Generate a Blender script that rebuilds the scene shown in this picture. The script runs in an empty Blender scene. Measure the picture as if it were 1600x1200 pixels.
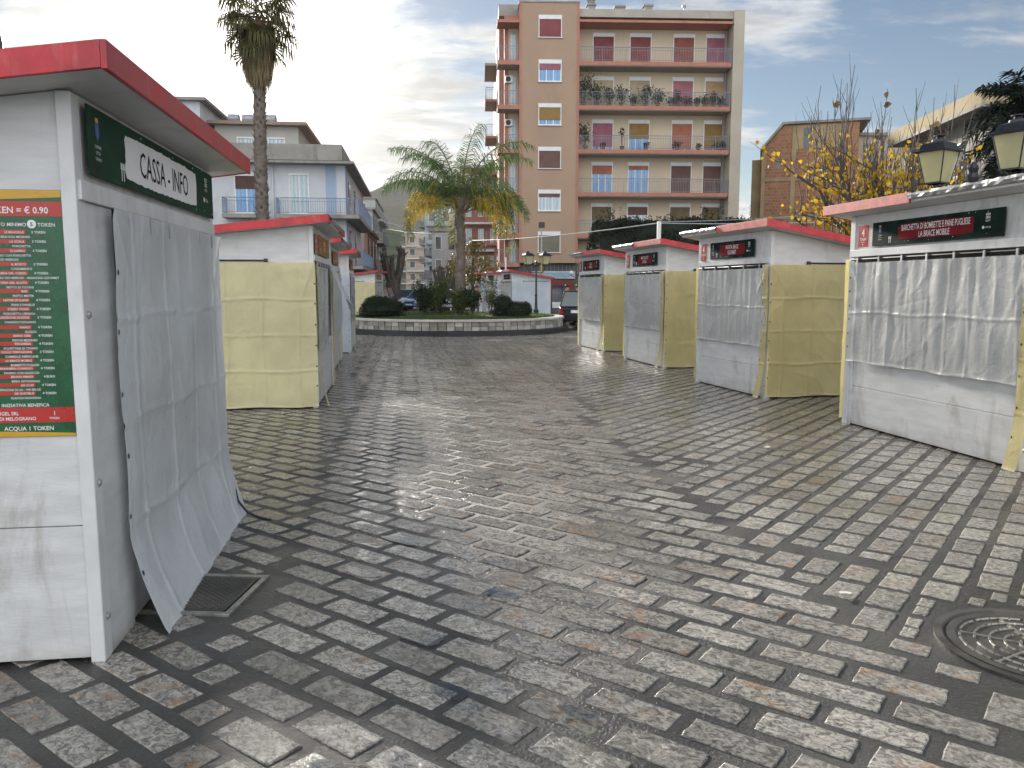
import bpy, bmesh, math, random
import numpy as np
from mathutils import Vector, Matrix, noise, Euler
R = math.radians
scene = bpy.context.scene
COL = scene.collection
rnd = random.Random(7)

# ------------------------------------------------------------------ camera
cam_d = bpy.data.cameras.new('camera')
cam = bpy.data.objects.new('camera', cam_d)
COL.objects.link(cam)
cam.location = (0, 0, 1.6)
cam.rotation_euler = (R(90 - 6.843), 0, 0)
cam_d.sensor_width = 36
cam_d.lens = 28.125
cam_d.clip_start = 0.05
cam_d.clip_end = 9000
scene.camera = cam

# ------------------------------------------------------------------ sun and sky
SUN_AZ = -17.9      # degrees from +Y towards +X
SUN_EL = 15.7
sd = Vector((math.sin(R(SUN_AZ)) * math.cos(R(SUN_EL)), math.cos(R(SUN_AZ)) * math.cos(R(SUN_EL)), math.sin(R(SUN_EL))))
sun_d = bpy.data.lights.new('sun', 'SUN')
sun_d.energy = 3.9
sun_d.angle = R(4.5)
sun_d.color = (1.0, 0.93, 0.82)
sun = bpy.data.objects.new('sun', sun_d)
COL.objects.link(sun)
sun.rotation_euler = sd.to_track_quat('Z', 'Y').to_euler()

scene.view_settings.view_transform = 'Standard'
scene.view_settings.look = 'None'
scene.view_settings.gamma = 1
scene.view_settings.exposure = 1.18
scene.cycles.use_denoising = True
scene.cycles.use_adaptive_sampling = True
scene.cycles.adaptive_threshold = 0.02
scene.cycles.max_bounces = 7
scene.cycles.diffuse_bounces = 4
scene.cycles.glossy_bounces = 3
scene.cycles.transmission_bounces = 4
scene.cycles.transparent_max_bounces = 8
scene.cycles.volume_bounces = 0
scene.cycles.sample_clamp_indirect = 6


class NT:
    """small helper for writing node trees as expressions"""
    def __init__(s, tree):
        s.t = tree
    def n(s, typ, **kw):
        nd = s.t.nodes.new(typ)
        for k, v in kw.items():
            setattr(nd, k, v)
        return nd
    def link(s, a, b):
        s.t.links.new(a, b)
    def put(s, sock, v):
        if hasattr(v, 'default_value') or hasattr(v, 'is_linked'):
            s.t.links.new(v, sock)
        else:
            sock.default_value = v
    def m(s, op, a, b=0.0, c=0.0, clamp=False):
        nd = s.n('ShaderNodeMath', operation=op)
        nd.use_clamp = clamp
        s.put(nd.inputs[0], a); s.put(nd.inputs[1], b); s.put(nd.inputs[2], c)
        return nd.outputs[0]
    def vm(s, op, a, b=(0, 0, 0)):
        nd = s.n('ShaderNodeVectorMath', operation=op)
        s.put(nd.inputs[0], a); s.put(nd.inputs[1], b)
        return nd.outputs['Value'] if op in ('DOT_PRODUCT', 'LENGTH') else nd.outputs[0]
    def noise(s, vec, scale, detail=4, rough=0.55, dist=0.0):
        nd = s.n('ShaderNodeTexNoise')
        s.put(nd.inputs['Vector'], vec)
        nd.inputs['Scale'].default_value = scale
        nd.inputs['Detail'].default_value = detail
        nd.inputs['Roughness'].default_value = rough
        nd.inputs['Distortion'].default_value = dist
        return nd.outputs['Fac']
    def ss(s, x, lo, hi, a=0.0, b=1.0):
        nd = s.n('ShaderNodeMapRange', interpolation_type='SMOOTHSTEP')
        s.put(nd.inputs['Value'], x)
        nd.inputs['From Min'].default_value = lo; nd.inputs['From Max'].default_value = hi
        s.put(nd.inputs['To Min'], a); s.put(nd.inputs['To Max'], b)
        return nd.outputs[0]
    def mix(s, f, a, b, mode='MIX'):
        nd = s.n('ShaderNodeMix', data_type='RGBA', blend_type=mode)
        s.put(nd.inputs['Factor'], f)
        for sk, v in ((nd.inputs[6], a), (nd.inputs[7], b)):
            if isinstance(v, (tuple, list)):
                v = tuple(v) + (1,) * (4 - len(v))
            s.put(sk, v)
        return nd.outputs[2]
    def sep(s, v):
        nd = s.n('ShaderNodeSeparateXYZ'); s.put(nd.inputs[0], v)
        return nd.outputs
    def comb(s, x, y, z):
        nd = s.n('ShaderNodeCombineXYZ')
        s.put(nd.inputs[0], x); s.put(nd.inputs[1], y); s.put(nd.inputs[2], z)
        return nd.outputs[0]


world = bpy.data.worlds.new('World')
scene.world = world
world.use_nodes = True
w = NT(world.node_tree)
world.node_tree.nodes.clear()
out = w.n('ShaderNodeOutputWorld')
bg = w.n('ShaderNodeBackground')
bg.inputs['Strength'].default_value = 0.075
sky = w.n('ShaderNodeTexSky', sky_type='NISHITA')
sky.sun_disc = False
sky.sun_elevation = R(SUN_EL)
sky.sun_rotation = R(SUN_AZ)
sky.air_density = 1.0
sky.dust_density = 0.3
sky.ozone_density = 2.0
tc = w.n('ShaderNodeTexCoord')
D = w.vm('NORMALIZE', tc.outputs['Generated'])
dx, dy, dz = w.sep(D)
den = w.m('ADD', w.m('MAXIMUM', dz, 0.0), 0.16)
pl = w.comb(w.m('DIVIDE', dx, den), w.m('MULTIPLY', w.m('DIVIDE', dy, den), 1.0), 0.0)
sdot = w.m('MAXIMUM', w.vm('DOT_PRODUCT', D, tuple(sd)), 0.0)
n1 = w.noise(w.vm('ADD', w.vm('MULTIPLY', pl, (1.0, 1.9, 1.0)), (0.5, 2.0, 0)), 0.95, 10, 0.56, 0.25)
n2 = w.noise(w.vm('ADD', w.vm('MULTIPLY', pl, (1.0, 1.6, 1.0)), (5.2, 1.3, 0)), 5.5, 8, 0.62, 0.4)
back = w.ss(dy, 0.15, -0.55)  # added unseen cloud brightness behind the camera, fills the shaded fronts
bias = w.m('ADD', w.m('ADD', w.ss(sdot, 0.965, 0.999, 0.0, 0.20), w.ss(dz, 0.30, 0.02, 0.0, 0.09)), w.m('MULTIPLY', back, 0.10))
cl = w.m('ADD', w.m('ADD', w.m('MULTIPLY', n1, 0.78), w.m('MULTIPLY', n2, 0.22)), bias)
mask = w.ss(cl, 0.485, 0.60)
thick = w.ss(w.m('ADD', w.m('MULTIPLY', cl, 0.45), w.m('MULTIPLY', w.noise(w.vm('ADD', w.vm('MULTIPLY', pl, (1.0, 2.2, 1.0)), (9.1, 4.4, 0)), 3.0, 7, 0.6, 0.5), 0.55)), 0.46, 0.62)
glow = w.m('POWER', sdot, 170.0)
glow2 = w.m('POWER', sdot, 9.0)
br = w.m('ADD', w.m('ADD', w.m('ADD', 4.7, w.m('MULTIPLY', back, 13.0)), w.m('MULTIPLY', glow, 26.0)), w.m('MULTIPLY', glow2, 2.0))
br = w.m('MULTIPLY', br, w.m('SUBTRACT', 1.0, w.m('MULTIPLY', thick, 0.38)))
tint = w.mix(glow2, (0.93, 0.96, 1.0), (1.0, 0.97, 0.91))
vs = w.n('ShaderNodeVectorMath', operation='SCALE')
w.link(tint, vs.inputs[0]); w.link(br, vs.inputs['Scale'])
haze_low = w.ss(dz, 0.16, 0.0, 0.0, 0.35)
mm = w.m('MAXIMUM', w.m('MULTIPLY', mask, 0.94), haze_low)
dim = w.n('ShaderNodeVectorMath', operation='MULTIPLY'); w.link(sky.outputs[0], dim.inputs[0]); dim.inputs[1].default_value = (0.44, 0.47, 0.50)
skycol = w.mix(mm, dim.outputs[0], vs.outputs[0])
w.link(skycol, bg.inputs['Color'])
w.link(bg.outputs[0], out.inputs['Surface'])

# ------------------------------------------------------------------ object helpers
class MB:
    """collects faces, built as ONE mesh object"""
    def __init__(s):
        s.v = []; s.f = []; s.m = []; s.t = []
    def face(s, pts, mi=0, t=0.0):
        b = len(s.v); s.v.extend([tuple(p) for p in pts])
        s.f.append(tuple(range(b, b + len(pts)))); s.m.append(mi); s.t.append(t)
    def mesh(s, vs, fs, mi=0, t=0.0):
        b = len(s.v); s.v.extend([tuple(p) for p in vs])
        for f in fs:
            s.f.append(tuple(b + i for i in f)); s.m.append(mi); s.t.append(t)
    def box(s, x0, x1, y0, y1, z0, z1, mi=0, t=0.0, M=None):
        if x0 > x1: x0, x1 = x1, x0
        if y0 > y1: y0, y1 = y1, y0
        if z0 > z1: z0, z1 = z1, z0
        vs = [Vector(p) for p in ((x0,y0,z0),(x1,y0,z0),(x1,y1,z0),(x0,y1,z0),(x0,y0,z1),(x1,y0,z1),(x1,y1,z1),(x0,y1,z1))]
        if M is not None: vs = [M @ p for p in vs]
        s.mesh(vs, ((0,3,2,1),(4,5,6,7),(0,1,5,4),(1,2,6,5),(2,3,7,6),(3,0,4,7)), mi, t)
    def prism(s, poly, a, b, axis='x', mi=0, t=0.0):
        """poly in the plane normal to axis, extruded from a to b"""
        def P(p, w_):
            return {'x': (w_, p[0], p[1]), 'y': (p[0], w_, p[1]), 'z': (p[0], p[1], w_)}[axis]
        n = len(poly)
        vs = [P(p, a) for p in poly] + [P(p, b) for p in poly]
        fs = [tuple(range(n - 1, -1, -1)), tuple(range(n, 2 * n))]
        fs += [(i, (i + 1) % n, n + (i + 1) % n, n + i) for i in range(n)]
        s.mesh(vs, fs, mi, t)
    def tube(s, pts, rad, n=8, mi=0, t=0.0, cap=True):
        pts = [Vector(p) for p in pts]
        if not hasattr(rad, '__len__'): rad = [rad] * len(pts)
        rings = []
        up = None
        for i, p in enumerate(pts):
            d = (pts[min(i + 1, len(pts) - 1)] - pts[max(i - 1, 0)])
            if d.length < 1e-9: d = Vector((0, 0, 1))
            d.normalize()
            if up is None:
                up = Vector((1, 0, 0)) if abs(d.x) < 0.8 else Vector((0, 1, 0))
            a = (up - d * up.dot(d)).normalized(); b_ = d.cross(a); up = a
            rings.append([p + (a * math.cos(2 * math.pi * k / n) + b_ * math.sin(2 * math.pi * k / n)) * rad[i] for k in range(n)])
        vs = [q for r_ in rings for q in r_]
        fs = []
        for i in range(len(pts) - 1):
            for k in range(n):
                fs.append((i * n + k, i * n + (k + 1) % n, (i + 1) * n + (k + 1) % n, (i + 1) * n + k))
        if cap:
            fs.append(tuple(range(n - 1, -1, -1))); fs.append(tuple(range((len(pts) - 1) * n, len(pts) * n)))
        s.mesh(vs, fs, mi, t)
    def lathe(s, prof, n=16, mi=0, c=(0, 0, 0), t=0.0, rot=0.0):
        vs = []
        for r_, z in prof:
            for k in range(n):
                a = 2 * math.pi * k / n + rot
                vs.append((c[0] + r_ * math.cos(a), c[1] + r_ * math.sin(a), c[2] + z))
        fs = []
        for i in range(len(prof) - 1):
            for k in range(n):
                fs.append((i * n + k, i * n + (k + 1) % n, (i + 1) * n + (k + 1) % n, (i + 1) * n + k))
        fs.append(tuple(range(n - 1, -1, -1))); fs.append(tuple(range((len(prof) - 1) * n, len(prof) * n)))
        s.mesh(vs, fs, mi, t)
    def text(s, string, x, y, size, sx=1.0, align='L', mi=0, z=0.0, bold=0.0):
        vs, fs, wd = glyphs(string, bold)
        w_ = wd * size * sx
        ox = x - (0 if align == 'L' else w_ if align == 'R' else w_ / 2)
        s.mesh([(ox + a * size * sx, y + b * size, z) for a, b in vs], fs, mi)
        return w_
    def build(s, name, mats, parent=None, loc=None, rot=None, smooth=False, bevel=0.0, label=None, attr=False, solid=0.0):
        me = bpy.data.meshes.new(name)
        me.from_pydata(s.v, [], s.f)
        if not isinstance(mats, (list, tuple)): mats = [mats]
        for m_ in mats: me.materials.append(m_)
        if len(mats) > 1:
            me.polygons.foreach_set('material_index', np.array(s.m, dtype=np.int32))
        if smooth:
            me.polygons.foreach_set('use_smooth', np.ones(len(s.f), dtype=bool))
        if attr:
            at = me.attributes.new('tint', 'FLOAT', 'FACE')
            at.data.foreach_set('value', np.array(s.t, dtype=np.float32))
        me.update()
        o = bpy.data.objects.new(name, me)
        COL.objects.link(o)
        if parent is not None: o.parent = parent
        if loc is not None: o.location = loc
        if rot is not None: o.rotation_euler = rot
        if bevel:
            b = o.modifiers.new('bevel', 'BEVEL'); b.width = bevel; b.segments = 2; b.limit_method = 'ANGLE'; b.angle_limit = R(40)
        if solid:
            b = o.modifiers.new('thick', 'SOLIDIFY'); b.thickness = solid; b.offset = 0
        if label: o['label'] = label
        return o


_gl = {}
def glyphs(string, bold=0.0):
    """flat outline of a string in the built-in font as 2D verts and faces, unit size"""
    key = (string, bold)
    if key not in _gl:
        cu = bpy.data.curves.new('t', 'FONT'); cu.body = string; cu.size = 1.0; cu.resolution_u = 2
        cu.offset = bold
        o = bpy.data.objects.new('t', cu)
        me = bpy.data.meshes.new_from_object(o)
        vs = [(v.co.x, v.co.y) for v in me.vertices]
        fs = [tuple(p.vertices) for p in me.polygons]
        wd = max([v[0] for v in vs], default=0)
        bpy.data.objects.remove(o); bpy.data.curves.remove(cu); bpy.data.meshes.remove(me)
        _gl[key] = (vs, fs, wd)
    return _gl[key]


def tag(o, label=None, cat=None, group=None, kind=None):
    if label: o['label'] = label
    if cat: o['category'] = cat
    if group: o['group'] = group
    if kind: o['kind'] = kind
    return o

def empty(name, loc, rz=0.0, label=None, cat=None, group=None):
    o = bpy.data.objects.new(name, None)
    o.empty_display_size = 0.3
    COL.objects.link(o)
    o.location = loc; o.rotation_euler = (0, 0, rz)
    return tag(o, label, cat, group)

def kids(o):
    return [c for c in bpy.data.objects if c.parent == o]

def copy_tree(o, parent=None):
    ch = kids(o)
    c = o.copy(); COL.objects.link(c); c.parent = parent
    for k in ch: copy_tree(k, c)
    return c

# ------------------------------------------------------------------ materials
def new_mat(name):
    m_ = bpy.data.materials.new(name); m_.use_nodes = True
    t = NT(m_.node_tree)
    bsdf = m_.node_tree.nodes['Principled BSDF']
    return m_, t, bsdf

def mk(name, col, rough=0.6, metal=0.0, var=0.18, vscale=3.0, bump=0.15, bscale=30.0, bdist=0.01, dirt=None, dirt_amt=0.0, dscale=1.5, spec=0.5, stretch=(1, 1, 1), attr=0.0, trans=0.0, rvar=0.15):
    m_, t, b = new_mat(name)
    tcn = t.n('ShaderNodeTexCoord')
    vec = t.vm('MULTIPLY', tcn.outputs['Object'], stretch)
    n_ = t.noise(vec, vscale, 6, 0.6)
    c0 = tuple(max(0, c * (1 - var)) for c in col); c1 = tuple(min(1, c * (1 + var)) for c in col)
    c = t.mix(t.ss(n_, 0.3, 0.7), c0, c1)
    if attr:
        at = t.n('ShaderNodeAttribute', attribute_name='tint')
        hs = t.n('ShaderNodeHueSaturation')
        t.link(c, hs.inputs['Color'])
        t.link(t.m('ADD', 1.0, t.m('MULTIPLY', at.outputs['Fac'], attr)), hs.inputs['Value'])
        c = hs.outputs[0]
    if dirt_amt:
        dn = t.noise(t.vm('MULTIPLY', tcn.outputs['Object'], (1, 1, 0.35)), dscale, 8, 0.7, 0.5)
        c = t.mix(t.m('MULTIPLY', t.ss(dn, 0.52, 0.72), dirt_amt), c, dirt or (0.12, 0.1, 0.08))
    t.link(c, b.inputs['Base Color'])
    b.inputs['Metallic'].default_value = metal
    b.inputs['Specular IOR Level'].default_value = spec
    t.put(b.inputs['Roughness'], t.ss(n_, 0.3, 0.7, max(0.02, rough - rvar * rough), min(1, rough + rvar * rough)))
    if bump:
        bn = t.n('ShaderNodeBump'); bn.inputs['Strength'].default_value = bump; bn.inputs['Distance'].default_value = bdist
        t.link(t.noise(vec, bscale, 5, 0.65), bn.inputs['Height'])
        t.link(bn.outputs[0], b.inputs['Normal'])
    if trans:
        tr = t.n('ShaderNodeBsdfTranslucent'); t.link(c, tr.inputs['Color'])
        mx = t.n('ShaderNodeMixShader'); mx.inputs[0].default_value = trans
        o_ = m_.node_tree.nodes['Material Output']
        t.link(b.outputs[0], mx.inputs[1]); t.link(tr.outputs[0], mx.inputs[2]); t.link(mx.outputs[0], o_.inputs['Surface'])
    return m_

M = {}
def mk_nail(*a, **k):
    m_ = mk(*a, **k); t = NT(m_.node_tree); b = m_.node_tree.nodes['Principled BSDF']
    src = b.inputs['Base Color'].links[0].from_socket
    v = t.n('ShaderNodeTexCoord').outputs['Object']
    vo = t.n('ShaderNodeTexVoronoi'); t.link(v, vo.inputs['Vector']); vo.inputs['Scale'].default_value = 4.5
    r_, g_, b_ = t.sep(vo.outputs['Color'])
    dot = t.m('MULTIPLY', t.m('LESS_THAN', vo.outputs['Distance'], .022), t.m('GREATER_THAN', r_, .45))
    x_, y_, z_ = t.sep(v)
    low = t.ss(t.m('ADD', z_, t.m('MULTIPLY', t.noise(v, 6, 5, .7), .18)), .20, .07, 0.0, .45)
    scr = t.ss(t.noise(t.vm('MULTIPLY', v, (2, 2, 30)), 2.5, 5, .7, .3), .66, .72, 0, .35)
    c = t.mix(low, src, (0.20, 0.17, 0.13)); c = t.mix(scr, c, (0.36, 0.33, 0.28)); c = t.mix(dot, c, (0.04, 0.035, 0.03))
    t.link(c, b.inputs['Base Color']); return m_
M['white_wood'] = mk_nail('white_wood', (0.56, 0.56, 0.55), 0.5, var=0.10, vscale=2.2, bump=0.35, bscale=22, bdist=0.004, stretch=(1, 1, 5), dirt=(0.26, 0.23, 0.19), dirt_amt=0.55, dscale=3.5)
M['white_plain'] = mk('white_plain', (0.60, 0.60, 0.59), 0.5, var=0.08, bump=0.2, bscale=18, bdist=0.004, dirt=(0.3, 0.28, 0.24), dirt_amt=0.4, dscale=4)
M['red_wood'] = mk('red_wood', (0.42, 0.022, 0.030), 0.42, var=0.25, vscale=6, bump=0.25, bscale=40, bdist=0.003, dirt=(0.45, 0.16, 0.13), dirt_amt=0.5, dscale=7)
M['red_faded'] = mk('red_faded', (0.48, 0.09, 0.075), 0.5, var=0.25, vscale=8, bump=0.3, bscale=50, bdist=0.003, dirt=(0.55, 0.28, 0.2), dirt_amt=0.6, dscale=9)
M['zinc'] = mk('zinc', (0.45, 0.45, 0.44), 0.35, metal=0.85, var=0.2, vscale=9, bump=0.5, bscale=14, bdist=0.01)
M['roof_metal'] = mk('roof_metal', (0.30, 0.30, 0.30), 0.5, metal=0.4, bump=0.1)
M['dark_in'] = mk('dark_in', (0.05, 0.048, 0.045), 0.8, bump=0)
M['black'] = mk('black', (0.02, 0.02, 0.022), 0.45, bump=0.05)
M['iron'] = mk('iron', (0.018, 0.020, 0.026), 0.32, metal=0.0, var=0.3, bump=0.1, bscale=60, bdist=0.002)
M['bolt'] = mk('bolt', (0.45, 0.45, 0.46), 0.4, metal=0.7, bump=0)
M['sign_green'] = mk('sign_green', (0.012, 0.045, 0.024), 0.7, var=0.5, vscale=5, bump=0, spec=.2)
M['sign_dark'] = mk('sign_dark', (0.008, 0.020, 0.015), 0.8, var=0.6, vscale=6, bump=0, spec=.12)
M['poster_green'] = mk('poster_green', (0.010, 0.085, 0.030), 0.28, var=0.3, vscale=4, bump=0.02)
M['poster_red'] = mk('poster_red', (0.42, 0.030, 0.022), 0.3, var=0.08, bump=0)
M['sign_red'] = mk('sign_red', (0.17, 0.014, 0.020), 0.8, var=0.2, bump=0, spec=.12)
M['poster_yellow'] = mk('poster_yellow', (0.55, 0.30, 0.02), 0.3, var=0.08, bump=0)
M['ink_white'] = mk('ink_white', (0.72, 0.72, 0.70), 0.7, var=0.05, bump=0)
M['ink_black'] = mk('ink_black', (0.03, 0.022, 0.02), 0.8, bump=0, spec=.1)
M['ink_blue'] = mk('ink_blue', (0.05, 0.10, 0.32), 0.5, bump=0)
M['ink_orange'] = mk('ink_orange', (0.30, 0.15, 0.05), 0.7, bump=0, spec=.2)

def cloth_mat(name, col, rough, trans, spec=0.5):
    m_, t, b = new_mat(name)
    tcn = t.n('ShaderNodeTexCoord'); v = tcn.outputs['Object']
    big = t.noise(v, 1.7, 5, 0.6)
    c = t.mix(t.ss(big, 0.3, 0.75), tuple(x * 0.86 for x in col), tuple(min(1, x * 1.06) for x in col))
    st = t.noise(t.vm('MULTIPLY', v, (3, 3, 0.7)), 3.0, 7, 0.7, 0.6)
    c = t.mix(t.ss(st, 0.60, 0.74, 0.0, 0.22), c, tuple(x * 0.55 for x in col))
    t.link(c, b.inputs['Base Color'])
    b.inputs['Specular IOR Level'].default_value = spec
    t.put(b.inputs['Roughness'], t.ss(big, 0.3, 0.7, rough * 0.8, rough * 1.25))
    n1_ = t.noise(v, 9.0, 4, 0.5, 1.2)
    n2_ = t.noise(v, 34.0, 3, 0.5, 0.8)
    bn = t.n('ShaderNodeBump'); bn.inputs['Strength'].default_value = 0.32; bn.inputs['Distance'].default_value = 0.02
    t.link(t.m('ADD', n1_, t.m('MULTIPLY', n2_, 0.22)), bn.inputs['Height'])
    t.link(bn.outputs[0], b.inputs['Normal'])
    tr = t.n('ShaderNodeBsdfTranslucent'); t.link(c, tr.inputs['Color'])
    mx = t.n('ShaderNodeMixShader'); mx.inputs[0].default_value = trans
    o_ = m_.node_tree.nodes['Material Output']
    t.link(b.outputs[0], mx.inputs[1]); t.link(tr.outputs[0], mx.inputs[2]); t.link(mx.outputs[0], o_.inputs['Surface'])
    return m_
M['pvc_white'] = cloth_mat('pvc_white', (0.68, 0.71, 0.72), 0.34, 0.22)
M['pvc_clear'] = cloth_mat('pvc_clear', (0.62, 0.62, 0.60), 0.27, 0.30, 0.7)
M['pvc_yellow'] = cloth_mat('pvc_yellow', (0.70, 0.64, 0.38), 0.38, 0.32)
M['pvc_yellow_shade'] = cloth_mat('pvc_yellow_shade', (0.62, 0.54, 0.27), 0.38, 0.34)  # darker copy of the cream sheet, the right row's shade in its colour
M['pvc_bluewhite'] = cloth_mat('pvc_bluewhite', (0.55, 0.60, 0.66), 0.4, 0.2)
# ------------------------------------------------------------------ ground
def ground_mat():
    m_, t, b = new_mat('wet_asphalt')
    v = t.n('ShaderNodeTexCoord').outputs['Object']
    n_ = t.noise(v, 0.9, 8, 0.6); f_ = t.noise(v, 55, 4, 0.7)
    c = t.mix(t.ss(n_, 0.3, 0.7), (0.026, 0.025, 0.024), (0.064, 0.061, 0.055))
    c = t.mix(t.ss(f_, 0.52, 0.72, 0.0, 0.5), c, (0.14, 0.13, 0.12))
    t.link(c, b.inputs['Base Color'])
    t.put(b.inputs['Roughness'], t.ss(t.noise(v, 1.3, 5, 0.6), 0.38, 0.62, 0.22, 0.6))
    bn = t.n('ShaderNodeBump'); bn.inputs['Strength'].default_value = 0.8; bn.inputs['Distance'].default_value = 0.006
    t.link(f_, bn.inputs['Height']); t.link(bn.outputs[0], b.inputs['Normal'])
    return m_
M['ground'] = ground_mat()
g = MB()
g.face([(-1800, -60, 0), (1800, -60, 0), (1800, 2600, 0), (-1800, 2600, 0)])
tag(g.build('ground', M['ground'], loc=(0, 0, -0.0018)), kind='structure')

def stone_mat():
    m_, t, b = new_mat('paving_stone')
    v = t.n('ShaderNodeTexCoord').outputs['Object']
    at = t.n('ShaderNodeAttribute', attribute_name='tint').outputs['Fac']
    off = t.comb(t.m('MULTIPLY', at, 37.0), t.m('MULTIPLY', at, 91.0), 0.0)
    vv = t.vm('ADD', v, off)
    rotm = t.n('ShaderNodeMapping'); rotm.inputs['Rotation'].default_value = (0, 0, R(36.9)); t.link(vv, rotm.inputs['Vector'])
    vr = rotm.outputs[0]
    vein = t.noise(t.vm('MULTIPLY', vr, (0.75, 1.0, 1)), 34, 8, 0.74, 1.1)
    fine = t.noise(vv, 95, 4, 0.7)
    c = t.mix(t.ss(vein, 0.38, 0.60), (0.085, 0.080, 0.072), (0.37, 0.345, 0.30))
    c = t.mix(t.ss(vein, 0.60, 0.72, 0.0, 0.75), c, (0.58, 0.55, 0.49))
    c = t.mix(t.ss(fine, 0.50, 0.72, 0.0, 0.55), c, (0.05, 0.048, 0.045))
    hs = t.n('ShaderNodeHueSaturation'); t.link(c, hs.inputs['Color'])
    t.link(t.m('ADD', 0.72, t.m('MULTIPLY', t.m('FRACT', t.m('MULTIPLY', at, 13.7)), 0.55)), hs.inputs['Value'])
    c = hs.outputs[0]
    rust = t.m('MULTIPLY', t.ss(t.noise(vv, 9, 4, 0.6), 0.50, 0.66), t.ss(at, 0.55, 0.85))
    c = t.mix(t.m('MULTIPLY', rust, 0.55), c, (0.30, 0.165, 0.075))
    lichen = t.ss(t.noise(v, 0.55, 4, 0.6), 0.52, 0.66, 0.0, 0.35)
    c = t.mix(lichen, c, (0.17, 0.15, 0.085))
    t.link(c, b.inputs['Base Color'])
    x_, y_, z_ = t.sep(v)
    # damp patches: the middle of the lane drains worst, the near stones are drier
    wetn = t.noise(t.vm('MULTIPLY', v, (1, 0.8, 1)), 0.42, 5, 0.6, 0.4)
    lane = t.ss(t.m('ABSOLUTE', t.m('ADD', x_, t.m('ADD', t.m('MULTIPLY', y_, 0.10), 0.1))), 3.2, 0.3, 0.0, 0.17)
    far = t.ss(y_, 2.5, 9.0, -0.08, 0.10)
    wet = t.ss(t.m('ADD', wetn, t.m('ADD', lane, far)), 0.42, 0.64)
    small = t.noise(v, 7.0, 4, 0.6)
    pud = t.m('MULTIPLY', wet, t.ss(small, 0.50, 0.60))
    r_ = t.m('ADD', 0.48, t.m('MULTIPLY', wet, -0.31))
    r_ = t.m('ADD', r_, t.m('MULTIPLY', pud, -0.17), clamp=True)
    t.link(r_, b.inputs['Roughness'])
    b.inputs['Specular IOR Level'].default_value = 0.6
    hgt = t.m('ADD', t.m('MULTIPLY', vein, 1.0), t.m('MULTIPLY', fine, 0.45))
    bn = t.n('ShaderNodeBump'); bn.inputs['Distance'].default_value = 0.014
    t.link(t.m('ADD', 0.62, t.m('ADD', t.m('MULTIPLY', wet, -0.38), t.m('MULTIPLY', pud, -0.21))), bn.inputs['Strength'])
    t.link(hgt, bn.inputs['Height']); t.link(bn.outputs[0], b.inputs['Normal'])
    return m_
M['stone'] = stone_mat()

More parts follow.
